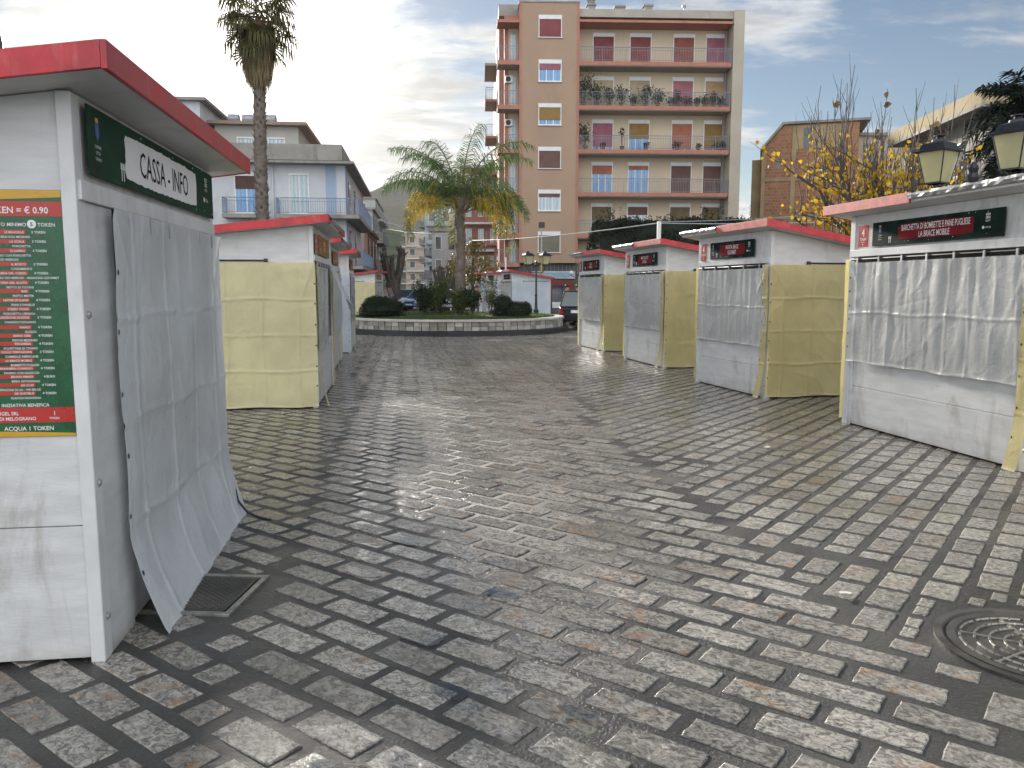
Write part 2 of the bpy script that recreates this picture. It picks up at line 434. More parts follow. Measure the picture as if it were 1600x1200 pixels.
MANHOLE = (2.36, 3.42, 0.385)
DRAIN = (-1.64, 4.05)
U = Vector((0.8, -0.6)); V = Vector((0.6, 0.8))
def xr(y): return max(1.75 - 0.15 * (y - 3.3), 0.9)
def xl(y): return -0.95 - 0.15 * (y - 2.5)
def zone(x, y):
    return 'R' if x > xr(y) else 'L' if x < xl(y) else 'C'
def stones():
    mb = MB(); rs = random.Random(3)
    occ = set()
    for i in range(-60, 61):
        for j in range(-60, 61):
            for (mx, my, ok) in ((MANHOLE[0], MANHOLE[1], math.hypot(i, j) * .015 < MANHOLE[2] + .025), (DRAIN[0], DRAIN[1], abs(i) * .015 < .27 and abs(j) * .015 < .27)):
                if ok:
                    x, y = mx + i * .015, my + j * .015
                    occ.add((round((x * U.x + y * U.y) / .03), round((x * V.x + y * V.y) / .03)))
    def near(x, y):
        return math.hypot(x - MANHOLE[0], y - MANHOLE[1]) < .75 or math.hypot(x - DRAIN[0], y - DRAIN[1]) < .65
    def cells(cx, cy, lu, lv):
        out_ = []
        for i in range(int(lu / .03) + 1):
            for j in range(int(lv / .03) + 1):
                uu = cx - lu / 2 + lu * i / int(lu / .03); vv = cy - lv / 2 + lv * j / int(lv / .03)
                out_.append((round(uu / .03), round(vv / .03)))
        return out_
    def fit(cx, cy, lu, lv, test, depth=0):
        if not test:
            occ.update(cells(cx, cy, lu, lv)); stone(cx, cy, lu, lv); return
        cs = cells(cx, cy, lu + .03, lv + .03); hit = sum(1 for c in cs if c in occ)
        if hit <= 2:
            occ.update(cells(cx, cy, lu, lv)); stone(cx, cy, lu, lv)
        elif depth < (2 if near(cx * U.x + cy * V.x, cx * U.y + cy * V.y) else 1) and hit < len(cs) * .85:
            if lu > lv:
                for e in (-1, 1): fit(cx + e * lu * .25, cy, lu * .5 - .008, lv, True, depth + 1)
            else:
                for e in (-1, 1): fit(cx, cy + e * lv * .25, lu, lv * .5 - .008, True, depth + 1)
    def stone(cx, cy, lu, lv):
        x, y = cx * U.x + cy * V.x, cx * U.y + cy * V.y
        if y < 1.2 or y > 30 or abs(x) > 2.2 + y * 0.42 and abs(x) > 3.5: return
        if abs(x) > 1.0 + y * 0.70: return
        if (x + 2.2) ** 2 + (y - 31) ** 2 < 4.6 ** 2: return
        ns = 4 if y < 6.5 else 2 if y < 12 else 1
        a = lu / 2 - rs.uniform(0, .007); b_ = lv / 2 - rs.uniform(0, .006)
        t0 = rs.uniform(-.0012, .0012); tx = rs.uniform(-.013, .013); ty = rs.uniform(-.013, .013)
        rot = rs.gauss(0, 0.012)
        cs, sn = math.cos(rot), math.sin(rot)
        cu = cx + rs.gauss(0, .003); cv = cy + rs.gauss(0, .003)
        pts = []
        cr = [(-a, -b_), (a, -b_), (a, b_), (-a, b_)]
        for k in range(4):
            p, q = cr[k], cr[(k + 1) % 4]
            for j in range(ns):
                f_ = j / ns
                f0 = f_
                px_, py_ = p[0] + (q[0] - p[0]) * f0, p[1] + (q[1] - p[1]) * f0
                if ns > 1:
                    amp = .0028 if j else .0015
                    px_ += rs.uniform(-amp, amp); py_ += rs.uniform(-amp, amp)
                    if j == 0:
                        k_ = 1 - rs.uniform(0.0, .018) ** 1.0; px_ *= k_; py_ *= k_
                pts.append((px_, py_))
        tint = rs.random()
        vs = []
        def W(px_, py_, z):
            uu = cu + px_ * cs - py_ * sn; vv = cv + px_ * sn + py_ * cs
            return (uu * U.x + vv * V.x, uu * U.y + vv * V.y, z)
        n = len(pts)
        if ns == 1:
            vs = [W(px_, py_, -.012) for px_, py_ in pts] + [W(px_ * .985, py_ * .98, .004 + t0 + px_ * tx + py_ * ty) for px_, py_ in pts]
            fs = [(k, (k + 1) % n, n + (k + 1) % n, n + k) for k in range(n)] + [tuple(range(n, 2 * n))]
        else:
            vs = [W(px_, py_, -.014) for px_, py_ in pts]
            vs += [W(px_ * .992, py_ * .985, .0005 + t0 + px_ * tx + py_ * ty) for px_, py_ in pts]
            vs += [W(px_ - math.copysign(min(.006, abs(px_)), px_) * (abs(px_) > .6 * a), py_ - math.copysign(min(.005, abs(py_)), py_) * (abs(py_) > .6 * b_), .0024 + t0 + px_ * tx + py_ * ty + rs.uniform(-.0008, .0008)) for px_, py_ in pts]
            vs += [W(px_ * .5, py_ * .45, .0028 + t0 + px_ * tx * .5 + py_ * ty * .5 + rs.uniform(-.0012, .0012)) for px_, py_ in pts]
            vs.append(W(0, 0, .0028 + t0))
            fs = []
            for r_ in range(3):
                fs += [(r_ * n + k, r_ * n + (k + 1) % n, (r_ + 1) * n + (k + 1) % n, (r_ + 1) * n + k) for k in range(n)]
            fs += [(3 * n + k, 3 * n + (k + 1) % n, 4 * n) for k in range(n)]
        mb.mesh(vs, fs, 0, tint)
    # rows along U for the middle and left fields
    for j in range(-70, 190):
        cv = j * 0.20
        for i in range(-90, 90):
            cu = i * 0.39 + (0.195 if j % 2 else 0)
            x, y = cu * U.x + cv * V.x, cu * U.y + cv * V.y
            if zone(x, y) == 'C': fit(cu, cv, 0.345, 0.158, near(x, y))
    for j in range(-70, 190):
        cv = j * 0.20
        for i in range(-90, 90):
            cu = i * 0.35 + (j * 0.115) % 0.35
            x, y = cu * U.x + cv * V.x, cu * U.y + cv * V.y
            if zone(x - .2, y) == 'L': fit(cu, cv, 0.305, 0.146, abs(x - xl(y)) < .6 or near(x, y))
    # columns along V for the right field
    for i in range(-80, 120):
        cu = i * 0.208
        for j in range(-40, 130):
            cv = j * 0.305 + 0.08
            x, y = cu * U.x + cv * V.x, cu * U.y + cv * V.y
            if zone(x + .2, y) == 'R': fit(cu, cv, 0.163, 0.268, abs(x - xr(y)) < .6 or near(x, y))
    return mb
o = stones().build('paving', M['stone'], attr=True)
tag(o, kind='structure')

# manhole and drain covers
M['cast_iron'] = mk('cast_iron', (0.075, 0.07, 0.062), 0.42, metal=0.35, var=0.35, vscale=7, bump=0.4, bscale=70, bdist=0.003)
M['iron_edge'] = mk('iron_edge', (0.30, 0.29, 0.26), 0.32, metal=0.6, var=0.3, vscale=20, bump=0.3, bscale=80, bdist=0.002)
mh = empty('manhole_cover', (MANHOLE[0], MANHOLE[1], 0.002), 0.3, 'round cast iron manhole cover with ring pattern set in the paving at right', 'manhole cover')
r0 = MANHOLE[2]
q = MB(); q.lathe([(r0 + .035, -.012), (r0 + .035, .008), (r0 + .0, .010), (r0 - .012, -.004), (0.01, -.004)], 64)
q.build('frame', M['cast_iron'], mh, smooth=False)
q = MB()
q.lathe([(r0 - .02, -.003), (r0 - .02, .006), (r0 - .055, .007), (r0 - .06, .001), (0.01, .001)], 64)
q.build('lid', M['cast_iron'], mh)
q = MB()
for k, rr in enumerate((.07, .13, .19, .25, .31)):
    seg = 40
    for i in range(seg):
        if (i * 7 + k * 3) % 11 == 0: continue
        a0 = 2 * math.pi * i / seg; a1 = 2 * math.pi * (i + 1) / seg - (0.02 if i % 5 else 0.06)
        P_ = lambda a, r_, z: (r_ * math.cos(a), r_ * math.sin(a), z)
        vs = [P_(a0, rr - .006, .001), P_(a1, rr - .006, .001), P_(a1, rr + .006, .001), P_(a0, rr + .006, .001),
              P_(a0, rr - .004, .007), P_(a1, rr - .004, .007), P_(a1, rr + .004, .007), P_(a0, rr + .004, .007)]
        q.mesh(vs, ((4, 5, 6, 7), (0, 1, 5, 4), (1, 2, 6, 5), (2, 3, 7, 6), (3, 0, 4, 7)))
for k in range(6):
    a = k * math.pi / 3 + .2
    q.box(.06, .31, -.005, .005, .001, .0065, M=Matrix.Rotation(a, 4, 'Z'))
q.build('raised_pattern', M['iron_edge'], mh)
q = MB(); q.box(-.30, -.22, -.20, -.17, .0075, .0085); q.build('lifting_slot', M['black'], mh)

M['grate_iron'] = mk('grate_iron', (0.06, 0.056, 0.05), 0.4, metal=0.3, var=.3, bump=.2)
dr = empty('drain_cover', (DRAIN[0], DRAIN[1], 0.002), R(-4), 'square iron drain grate with diamond mesh beside the nearest left hut', 'drain cover')
q = MB()
for (a, b_, c, d) in ((-.34, .34, -.34, -.30), (-.34, .34, .30, .34), (-.34, -.30, -.30, .30), (.30, .34, -.30, .30)):
    q.box(a, b_, c, d, -.012, .010)
q.build('frame', M['iron_edge'], dr, bevel=.003)
q = MB()
for (a, b_, c, d) in ((-.285, .285, -.285, -.26), (-.285, .285, .26, .285), (-.285, -.26, -.26, .26), (.26, .285, -.26, .26)):
    q.box(a, b_, c, d, -.012, .008)
pit_ = MB(); pit_.box(-.262, .262, -.262, .262, -.0035, .0008); pit_.build('pit', M['black'], dr)
for k in range(-11, 12):
    for s_ in (1, -1):
        # diagonal bars clipped to the frame
        c_ = k * 0.042
        x0 = max(-.26, -.26 + max(0, -c_ if s_ > 0 else c_)); 
        pts = []
        for xx in (-.26, .26):
            yy = s_ * xx * 0.8 + c_
            pts.append((xx, yy))
        (xa, ya), (xb, yb) = pts
        def clip(xa, ya, xb, yb):
            for lim in (.26, -.26):
                if (lim > 0 and ya > lim) or (lim < 0 and ya < lim):
                    if ya == yb: return None
                    f_ = (lim - ya) / (yb - ya)
                    if not 0 <= f_ <= 1: return None
                    xa += (xb - xa) * f_; ya = lim
            return xa, ya
        p = clip(xa, ya, xb, yb); q2 = clip(xb, yb, xa, ya)
        if p and q2:
            q.tube([(p[0], p[1], .0045 if s_ > 0 else .004), (q2[0], q2[1], .0045 if s_ > 0 else .004)], .0065, 4)
q.build('grate', M['grate_iron'], dr)

dr.scale = (.80, .80, 1)

# small litter lying on the stones
M['paper'] = mk('paper', (0.75, 0.74, 0.70), 0.6, bump=0.2)
def scrap(x, y, s_, label, rz=0.3):
    q = MB(); rs = random.Random(int(x * 100))
    n = 7; pts = []
    for k in range(n):
        a = 2 * math.pi * k / n
        pts.append((s_ * math.cos(a) * rs.uniform(.6, 1.1), s_ * .6 * math.sin(a) * rs.uniform(.6, 1.1), .016 + rs.uniform(0, .012)))
    q.mesh(pts + [(0, 0, .02)], [(k, (k + 1) % n, n) for k in range(n)])
    tag(q.build('paper_scrap', M['paper'], loc=(x, y, 0), rot=(0, 0, rz), solid=.001), label, 'litter', 'paper scraps on the paving')
scrap(1.74, 4.02, .045, 'small white paper scrap on a rusty stone left of the manhole')
scrap(2.55, 7.87, .05, 'white scrap of paper lying in front of the second right hut')
scrap(2.10, 7.35, .022, 'tiny white bit of paper on wet stones before the right huts')
scrap(-2.32, 6.95, .022, 'tiny white paper bit on the grid paving between the two near left huts')

# shallow rain puddles lying in dips of the stones
def puddle_mat():
    m_, t, b = new_mat('rain_water')
    b.inputs['Base Color'].default_value = (0.9, 0.95, 1, 1); b.inputs['Roughness'].default_value = .03
    b.inputs['Transmission Weight'].default_value = 1.0; b.inputs['IOR'].default_value = 1.33
    return m_
M['rain_water'] = puddle_mat()
for k, (x, y, a, b_) in enumerate(((-.42, 3.52, .15, .060), (-.84, 4.36, .13, .05), (-.05, 4.05, .12, .05), (-.25, 3.02, .10, .05), (-.70, 4.95, .16, .06), (.25, 2.86, .10, .045))):
    rs = random.Random(k + 40); n = 26; pts = []
    for i in range(n):
        an = 2 * math.pi * i / n; r_ = 1 + .45 * noise.noise(Vector((math.cos(an) * 1.4, math.sin(an) * 1.4, k * 3.3)))
        uu, vv = a * r_ * math.cos(an), b_ * r_ * math.sin(an)
        pts.append((uu * U.x + vv * V.x, uu * U.y + vv * V.y, .0))
    q = MB(); q.mesh(pts + [(0, 0, .0)], [(i, (i + 1) % n, n) for i in range(n)])
    tag(q.build('puddle', M['rain_water'], loc=(x, y, .0062)), kind='structure')
# ------------------------------------------------------------------ market huts
def cloth(name, mat, parent, P, w_, h_, z0, nu=40, nv=40, fold=(0.32, 0.45), seed=0, amp=1.0, flare=None, left=None, right=None, eye='lr', cut=None, label=None, vert=0.0, diag=0.0):
    """hanging sheet: P(a, z, out) gives the local point; creases, puffed fold cells, wrinkles, eyelets"""
    rs = random.Random(seed)
    fa = [0 + fold[0] * (k + .5) for k in range(int(w_ / fold[0]) + 1)] if fold[0] else []
    fh = [h_ - fold[1] * (k + 1) for k in range(int(h_ / fold[1]))] if fold[1] else []
    tilt = {}
    so = seed * 13.7
    cre = []
    for _ in range(int(5 + 5 * w_ * h_ / 3)):
        an = rs.choice([R(90) + rs.gauss(0, .18), R(90) + rs.gauss(0, .10), rs.uniform(0, math.pi)])
        cre.append((rs.uniform(0, w_), rs.uniform(0, h_), math.cos(an), math.sin(an), rs.uniform(.15, .55), rs.choice([-1, 1, 1]) * rs.uniform(.003, .008), rs.uniform(.007, .018)))
    if h_ > .9:
        for sg_ in (0, 1):
            for _ in range(2):
                an = R(-rs.uniform(50, 75)); cre.append(((.04 if not sg_ else w_ - .04), h_ - .06, math.cos(an) * (1 if not sg_ else -1), math.sin(an), rs.uniform(.4, .8), .009, .012))
    def disp(a, z):
        o_ = 0.0
        ia = sum(1 for q in fa if q < a); ih = sum(1 for q in fh if q < z)
        if (ia, ih) not in tilt:
            tilt[(ia, ih)] = (rs.uniform(-.4, 1), rs.uniform(-1, 1), rs.uniform(-1, 1))
        lo = ([-.1] + fa + [w_ + .1]); lh = sorted(fh + [-.1, h_ + .1])
        a0 = max([q for q in lo if q <= a] or [0]); a1 = min([q for q in lo if q > a] or [w_])
        z0_ = max([q for q in lh if q <= z] or [0]); z1_ = min([q for q in lh if q > z] or [h_])
        u_ = (a - a0) / max(a1 - a0, .01); v_ = (z - z0_) / max(z1_ - z0_, .01)
        tt = tilt[(ia, ih)]
        o_ += .013 * tt[0] * math.sin(math.pi * u_) * math.sin(math.pi * v_) + .004 * tt[1] * (u_ - .5) * math.sin(math.pi * u_) * 2
        for q in fa: 
            dd = abs(a - q + .012 * math.sin(z * 5 + q * 9)); 
            if dd < .05: o_ += .011 * math.exp(-dd / .009)
        for q in fh:
            dd = abs(z - q + .010 * math.sin(a * 6 + q * 9))
            if dd < .05: o_ += .011 * math.exp(-dd / .009)
        n_ = noise.noise(Vector((a * 2.3 + so, z * 1.7, so)))
        o_ += .011 * n_
        rg = 1 - abs(noise.noise(Vector((a * 3.1 + z * 1.3 + so, z * 1.9 - a * .9, 3 + so)))) * 4
        if rg > 0: o_ += .0035 * rg * rg
        for (ca, cz, ux, uz, ln_, am, wd_) in cre:
            da_ = a - ca; dz_ = z - cz; al = da_ * ux + dz_ * uz
            if -ln_ < al < ln_:
                pe = abs(da_ * uz - dz_ * ux)
                if pe < .07: o_ += am * math.exp(-pe / wd_) * (1 - abs(al) / ln_) ** .6
        if vert:
            o_ += vert * math.sin(a * 34 + 2.2 * noise.noise(Vector((a * 2, z * 1.2, so)))) * (0.35 + .65 * (z / h_))
        if diag:
            dd = ((a / w_) - (1 - z / h_) * .9 - .05)
            o_ += diag * math.exp(-abs(dd) / .04)
        return o_ * amp
    mb = MB()
    vs = []
    hem = {}
    for j in range(nv + 1):
        for i in range(nu + 1):
            a = w_ * i / nu; z = h_ * j / nv
            o_ = disp(a, z) + .012
            aa, zz = a, z
            if flare: 
                fo, da, dz_ = flare(a / w_, z / h_); o_ += fo; aa += da; zz += dz_
            if left and i <= nu * .35: aa += left(z / h_) * (1 - i / (nu * .35))
            if right and i >= nu * .65: aa += right(z / h_) * ((i - nu * .65) / (nu * .35))
            zz += .006 * math.sin(a * 7 + so) * (1 - z / h_) * amp
            vs.append(P(aa, z0 + zz, max(o_, .004)))
    fs = []
    for j in range(nv):
        for i in range(nu):
            if cut and cut((i + .5) / nu, (j + .5) / nv): continue
            fs.append((j * (nu + 1) + i, j * (nu + 1) + i + 1, (j + 1) * (nu + 1) + i + 1, (j + 1) * (nu + 1) + i))
    mb.mesh(vs, fs)
    def at(i, j): return Vector(vs[j * (nu + 1) + i])
    es = []
    if 'l' in eye: es += [(1, int(nv * k / 7.0 + .5)) for k in range(1, 7)]
    if 'r' in eye: es += [(nu - 1, int(nv * k / 7.0 + .5)) for k in range(1, 7)]
    for (i, j) in es:
        if cut and cut(i / nu, j / nv): continue
        c = at(i, j); ex = (at(min(i + 1, nu), j) - at(max(i - 1, 0), j)).normalized(); ez = (at(i, min(j + 1, nv)) - at(i, max(j - 1, 0))).normalized()
        nn = ex.cross(ez); ref = Vector(P(0, 0, 1)) - Vector(P(0, 0, 0))
        if nn.dot(ref) < 0: nn = -nn
        c = c + nn * .004
        mb.face([c + ex * .010 * math.cos(t_ * math.pi / 4) + ez * .013 * math.sin(t_ * math.pi / 4) for t_ in range(8)], 1)
    o = mb.build(name, [mat, M['black']], parent, smooth=True, label=label)
    return o

def blob(mb, cx, cy, wx, wy, mi, seed, rag=.12, n=70, z=.0015):
    """ragged brush-stroke patch"""
    rs = random.Random(seed); pts = []
    per = 2 * (wx + wy); hx, hy = wx / 2, wy / 2
    for k in range(n):
        s_ = per * k / n
        if s_ < wx: x, y, ax = -hx + s_, -hy, 1
        elif s_ < wx + wy: x, y, ax = hx, -hy + s_ - wx, 0
        elif s_ < 2 * wx + wy: x, y, ax = hx - (s_ - wx - wy), hy, 1
        else: x, y, ax = -hx, hy - (s_ - 2 * wx - wy), 0
        y *= 1 - .10 * abs(x / hx) ** 4
        d_ = (rs.uniform(-1, 1) * .35 + noise.noise(Vector((s_ * 9, seed, 0)))) * rag * wy
        if ax: y += math.copysign(d_ * .45, y)
        else: x += math.copysign(d_ * 1.1, x)
        pts.append((cx + x, cy + y, z))
    mb.mesh(pts + [(cx, cy, z)], [(k, (k + 1) % n, n) for k in range(n)], mi)

def signboard(parent, name, w_, h_, loc, rot, lines, style, seed):
    """board in its own plane: x right, y up, z towards the viewer; origin bottom left"""
    root = MB(); root.box(0, w_, 0, h_, -.008, 0)
    mats = {'dark': M['sign_dark'], 'green': M['sign_green'], 'warm': M['ink_orange']}
    o = root.build(name, mats[style], parent, loc=loc, rot=rot, bevel=.001)
    q = MB()
    mi_patch = 1
    if style == 'green':
        blob(q, w_ * .50, h_ * .49, w_ * .59, h_ * .72, 0, seed, .16, 110)
    elif style == 'dark':
        blob(q, w_ * .52, h_ * .50, w_ * .56, h_ * .62, 1, seed, .14)
    else:
        blob(q, w_ * .52, h_ * .50, w_ * .60, h_ * .62, 1, seed, .14)
    if style == 'green':
        q.text(lines[0], w_ * .50, h_ * .27, h_ * .62, w_ * .41 / (glyphs(lines[0])[2] * h_ * .62), 'C', 2, .003, .0)
    else:
        n = len(lines)
        for k, ln in enumerate(lines):
            sz = h_ * (.34 if n > 1 else .36)
            sx = min(.62, w_ * .52 / (glyphs(ln)[2] * sz))
            q.text(ln, w_ * .52, h_ * (.54 - .31 * k) if n > 1 else h_ * .4, sz, sx, 'C', 0, .003, .006)
    # crest with three short lines at left
    cx = w_ * (.045 if style == 'green' else .07)
    q.mesh([(cx - .020, h_ * .78, .0015), (cx + .020, h_ * .78, .0015), (cx + .020, h_ * .62, .0015), (cx, h_ * .52, .0015), (cx - .020, h_ * .62, .0015)], [(4, 3, 2, 1, 0)], 3)
    q.box(cx - .016, cx + .016, h_ * .79, h_ * .86, .001, .0016, 4)
    for k, t_ in enumerate(('COMUNE', 'CITTA', 'TURISMO')):
        q.text(t_, cx, h_ * (.42 - .09 * k), h_ * .065, .9, 'C', 0, .0015)
    # pair of forks
    for k in (0, 1):
        fx = w_ * (.175 if style == 'green' else .155) + k * h_ * .10
        q.box(fx - .0035, fx + .0035, h_ * .08, h_ * .26, .001, .002)
        q.box(fx - .010, fx + .010, h_ * .26, h_ * .285, .001, .002)
        for e in (-1, 0, 1): q.box(fx + e * .008 - .002, fx + e * .008 + .002, h_ * .285, h_ * .36, .001, .002)
    # marks at right
    rx = w_ * (.915 if style == 'green' else .895)
    for k in range(2):
        q.box(rx - h_ * .10, rx + h_ * .10, h_ * (.66 + .11 * k), h_ * (.74 + .11 * k), .001, .002)
        for e in (-1, 0, 1): q.box(rx + e * h_ * .06 - .004, rx + e * h_ * .06 + .004, h_ * (.675 + .11 * k), h_ * (.725 + .11 * k), .0021, .0026, 2)
    q.text('NEXT', rx, h_ * .55, h_ * .10, .9, 'C', 0, .0015)
    q.lathe([(h_ * .055, .0005), (h_ * .055, .002)], 12, 0, (rx - h_ * .2, h_ * .36, 0))
    q.text('DETAIL', rx - h_ * .10, h_ * .32, h_ * .10, .8, 'L', 0, .0015)
    rs = random.Random(seed + 5)
    for k in range(9):
        x = rs.uniform(.2, .99) * w_; y = rs.choice([rs.uniform(.03, .14), rs.uniform(.86, .97)]) * h_
        q.box(x, x + rs.uniform(.003, .010), y, y + rs.uniform(.003, .010), .001, .0018)
    q.build('lettering', [M['ink_white'], M['sign_red'] if style == 'dark' else M['ink_orange'] if style == 'warm' else M['ink_white'], M['ink_black'], M['ink_blue'], M['poster_yellow']], o)
    return o

def price_sign(parent, w_, h_, loc, rot, num):
    q = MB(); q.box(0, w_, 0, h_, -.006, 0)
    o = q.build('price_sign', M['poster_red'], parent, loc=loc, rot=rot)
    q = MB()
    q.text(num, w_ / 2, h_ * .50, h_ * .50, .8, 'C', 0, .002, .02)
    q.text('TOKEN', w_ / 2, h_ * .30, h_ * .17, min(.85, w_ * .82 / (glyphs('TOKEN')[2] * h_ * .17)), 'C', 0, .002, .015)
    q.box(w_ * .3, w_ * .7, h_ * .20, h_ * .22, .001, .002); q.box(w_ * .45, w_ * .55, h_ * .08, h_ * .14, .001, .002)
    q.build('lettering', M['ink_white'], o)

HUTG = 'white wooden market huts with red roof edges'
def hut(label, N, F, side, Wd=2.0, slope=.14, front='clear', near='yellow', fascia='red', sign=None, seed=1, detail=1.0, Hf=2.42, far='yellow', frontz=.77, upright=None):
    N = Vector(N); F = Vector(F); L = (F - N).length
    rz = math.atan2(F.y - N.y, F.x - N.x)
    s = 1 if side == 'L' else -1
    root = empty('market_hut', (N.x, N.y, 0), rz, label, 'market hut', HUTG)
    H = lambda d: Hf - slope * d
    def box(mb, x0, x1, d0, d1, z0, z1, mi=0): mb.box(x0, x1, s * d0, s * d1, z0, z1, mi)
    # side and rear walls
    for nm, x0, x1 in (('side_wall', .03, .055), ('side_wall', L - .055, L - .03)):
        q = MB(); q.prism([(s * .05, .02), (s * (Wd - .05), .02), (s * (Wd - .05), H(Wd)), (s * .05, H(.05))], x0, x1, 'x')
        q.build(nm, M['white_wood'], root)
    q = MB(); box(q, .03, L - .03, Wd - .05, Wd - .02, .02, H(Wd)); q.build('rear_wall', M['white_wood'], root)
    q = MB(); box(q, .06, L - .06, .06, Wd - .06, .0, .03); q.build('floor', M['dark_in'], root)
    for xx in (0, L - .09):
        for dd in (0, Wd - .06):
            q = MB(); q.prism([(xx, s * dd), (xx + .09, s * dd), (xx + .09, s * (dd + .06)), (xx, s * (dd + .06))], .0, H(dd + .06) - .0, 'z')
            q.build('corner_post', M['white_plain'], root, bevel=.006)
    # front: lower boards, header, side strips
    q = MB(); box(q, .09, L - .09, .012, .035, .02, .46); q.build('front_board', M['white_wood'], root, bevel=.003)
    q = MB(); box(q, .09, L - .09, .014, .037, .464, frontz + .06); q.build('front_board', M['white_wood'], root, bevel=.003)
    q = MB(); box(q, .09, L - .09, .010, .035, 2.0, H(0) - .003); q.build('header_board', M['white_wood'], root)
    q = MB(); box(q, .02, L - .02, -.014, .009, 1.955, 2.035); q.build('header_batten', M['white_plain'], root, bevel=.004)
    # trim on near side: edge strip and seams
    for x0, x1 in ((.092, .40 if front == 'full' else .16), (L - .16, L - .092)):
        q = MB(); box(q, x0, x1, .004, .011, .0, 1.953); q.build('front_strip', M['white_wood'], root, bevel=.002)
    q = MB(); box(q, .012, .029, .062, Wd - .062, .02, .60)
    q.build('side_board', M['white_wood'], root, bevel=.002)
    q = MB(); q.prism([(s * .062, .606), (s * (Wd - .062), .606), (s * (Wd - .062), H(Wd - .062)), (s * .062, H(.062))], .015, .029, 'x'); q.build('side_board', M['white_wood'], root)
    # bolts down the corner post
    for zz in (.19, .78, 1.49):
        q = MB(); q.lathe([(.017, 0), (.017, .004), (.010, .010), (.001, .011)], 10)
        q.build('bolt', M['bolt'], root, loc=(.045, -s * .002, zz), rot=(R(90 * s), 0, 0))
    # roof
    oh = .20; oN = .21; oF = .21
    ang = math.atan(slope)
    d0, d1 = -oh, Wd + .15
    zr = lambda d: H(d) + .004
    rf = MB()
    rf.prism([(s * d0, zr(d0)), (s * d1, zr(d1)), (s * d1, zr(d1) + .02), (s * d0, zr(d0) + .02)], -oN, L + oF, 'x')
    rf = rf.build('roof', M['white_plain'], root)
    q = MB()
    q.prism([(s * (d0 - .01), zr(d0) + .024), (s * d1, zr(d1) + .024), (s * d1, zr(d1) + .085), (s * (d0 - .01), zr(d0) + .085)], -oN + .004, L + oF - .004, 'x')
    q.build('roof_sheet', M['roof_metal'], rf)
    fh = .095
    for x0 in (-oN - .022, L + oF):
        q = MB(); q.prism([(s * d0, zr(d0) - .006), (s * d1, zr(d1) - .006), (s * d1, zr(d1) + fh), (s * d0, zr(d0) + fh)], x0, x0 + .022, 'x')
        q.build('fascia', M['red_wood'], rf, bevel=.002)
    if fascia == 'red': segs = [(-oN - .022, L * .62, 'red_wood'), (L * .62 + .004, L + oF + .022, 'red_wood')]
    elif fascia == 'far_metal': segs = [(-oN - .022, L * .55, 'red_faded'), (L * .55, L + oF + .022, 'zinc')]
    elif fascia == 'near_metal': segs = [(-oN - .022, L * .53, 'zinc'), (L * .53, L + oF + .022, 'red_faded')]
    elif fascia == 'mid_metal': segs = [(-oN - .022, .1, 'red_wood'), (.1, L * .72, 'zinc'), (L * .72, L + oF + .022, 'red_wood')]
    for (x0, x1, mt) in segs:
        q = MB()
        if mt != 'zinc':
            q.box(x0, x1, s * (d0 - .024), s * (d0 - .001), zr(d0) - .01, zr(d0) + fh)
            q.build('fascia', M[mt], rf, bevel=.002)
        else:
            n = 26; vs = []; rs = random.Random(seed)
            for i in range(n + 1):
                x = x0 + (x1 - x0) * i / n
                jit = [rs.uniform(-.006, .006) for _ in range(6)]
                prof = [(-.0, .082), (-.035 + jit[0], .084 + jit[1]), (-.048 + jit[2], .060), (-.040 + jit[3], .030 + jit[4]), (-.012, .022), (.02, .02)]
                for (dd, zz) in prof: vs.append((x, s * (d0 + dd), zr(d0) + zz))
            fs = [(i * 6 + k, i * 6 + k + 1, (i + 1) * 6 + k + 1, (i + 1) * 6 + k) for i in range(n) for k in range(5)]
            q.mesh(vs, fs); q.build('metal_edge', M['zinc'], rf, solid=.002)
    # rail with hooks across the opening
    q = MB(); q.tube([((.40 if front == 'full' else .16), -s * .012, 1.925), (L - .06, -s * .012, 1.925)], .012, 8); rl = q.build('rail', M['black'], root)
    nh = max(3, int(L / .38))
    for k in range(nh):
        x = (.5 if front == 'full' else .25) + (L - (.7 if front == 'full' else .45)) * k / (nh - 1)
        q = MB(); q.box(x - .012, x + .012, -s * .035, -s * .022, 1.865, 1.945); q.build('hook', M['bolt'], rl)
    nu = int((130 if detail == 1.0 else 80) * detail); nv = int((110 if detail == 1.0 else 70) * detail)
    PF = lambda a, z, o_: (a, -s * (.018 + o_), z)
    PN = lambda a, z, o_: (.0 - .006 - o_, s * a, z)
    PFar = lambda a, z, o_: (L + .006 + o_, s * a, z)
    if front == 'clear':
        cloth('front_sheet', M['pvc_clear'], root, lambda a, z, o_: PF(.04 + a, z, o_), L - .12, 1.13, .755, nu, int(nv * .8), (.29, .565), seed, 1.1 * .8, vert=.004, eye='lr')
    elif front == 'full':
        def fl(u_, v_):
            b_ = max(0, 1 - v_ / .24); k = b_ ** 1.7
            return (.15 * k * (1.0 - .25 * u_), -.01 * k, -.03 * k)
        cloth('front_sheet', M['pvc_white'], root, lambda a, z, o_: PF(.27 + a, z, o_ + .004), L - .25, 1.93, .02, nu, nv, (.52, .48), seed, .95, flare=fl, eye='l', diag=.006)
    elif front == 'torn':
        cloth('front_sheet', M['pvc_clear'], root, lambda a, z, o_: PF(.06 + a, z, o_), L * .56, 1.13, .755, nu, nv, (.29, .565), seed, 1.2, vert=.006, eye='l')
        def fl(u_, v_):
            lo = max(0, 1 - v_ * 1.05)
            return (.05 + .42 * lo * (1 - abs(u_ - .35) * .6), -.16 * lo, 0)
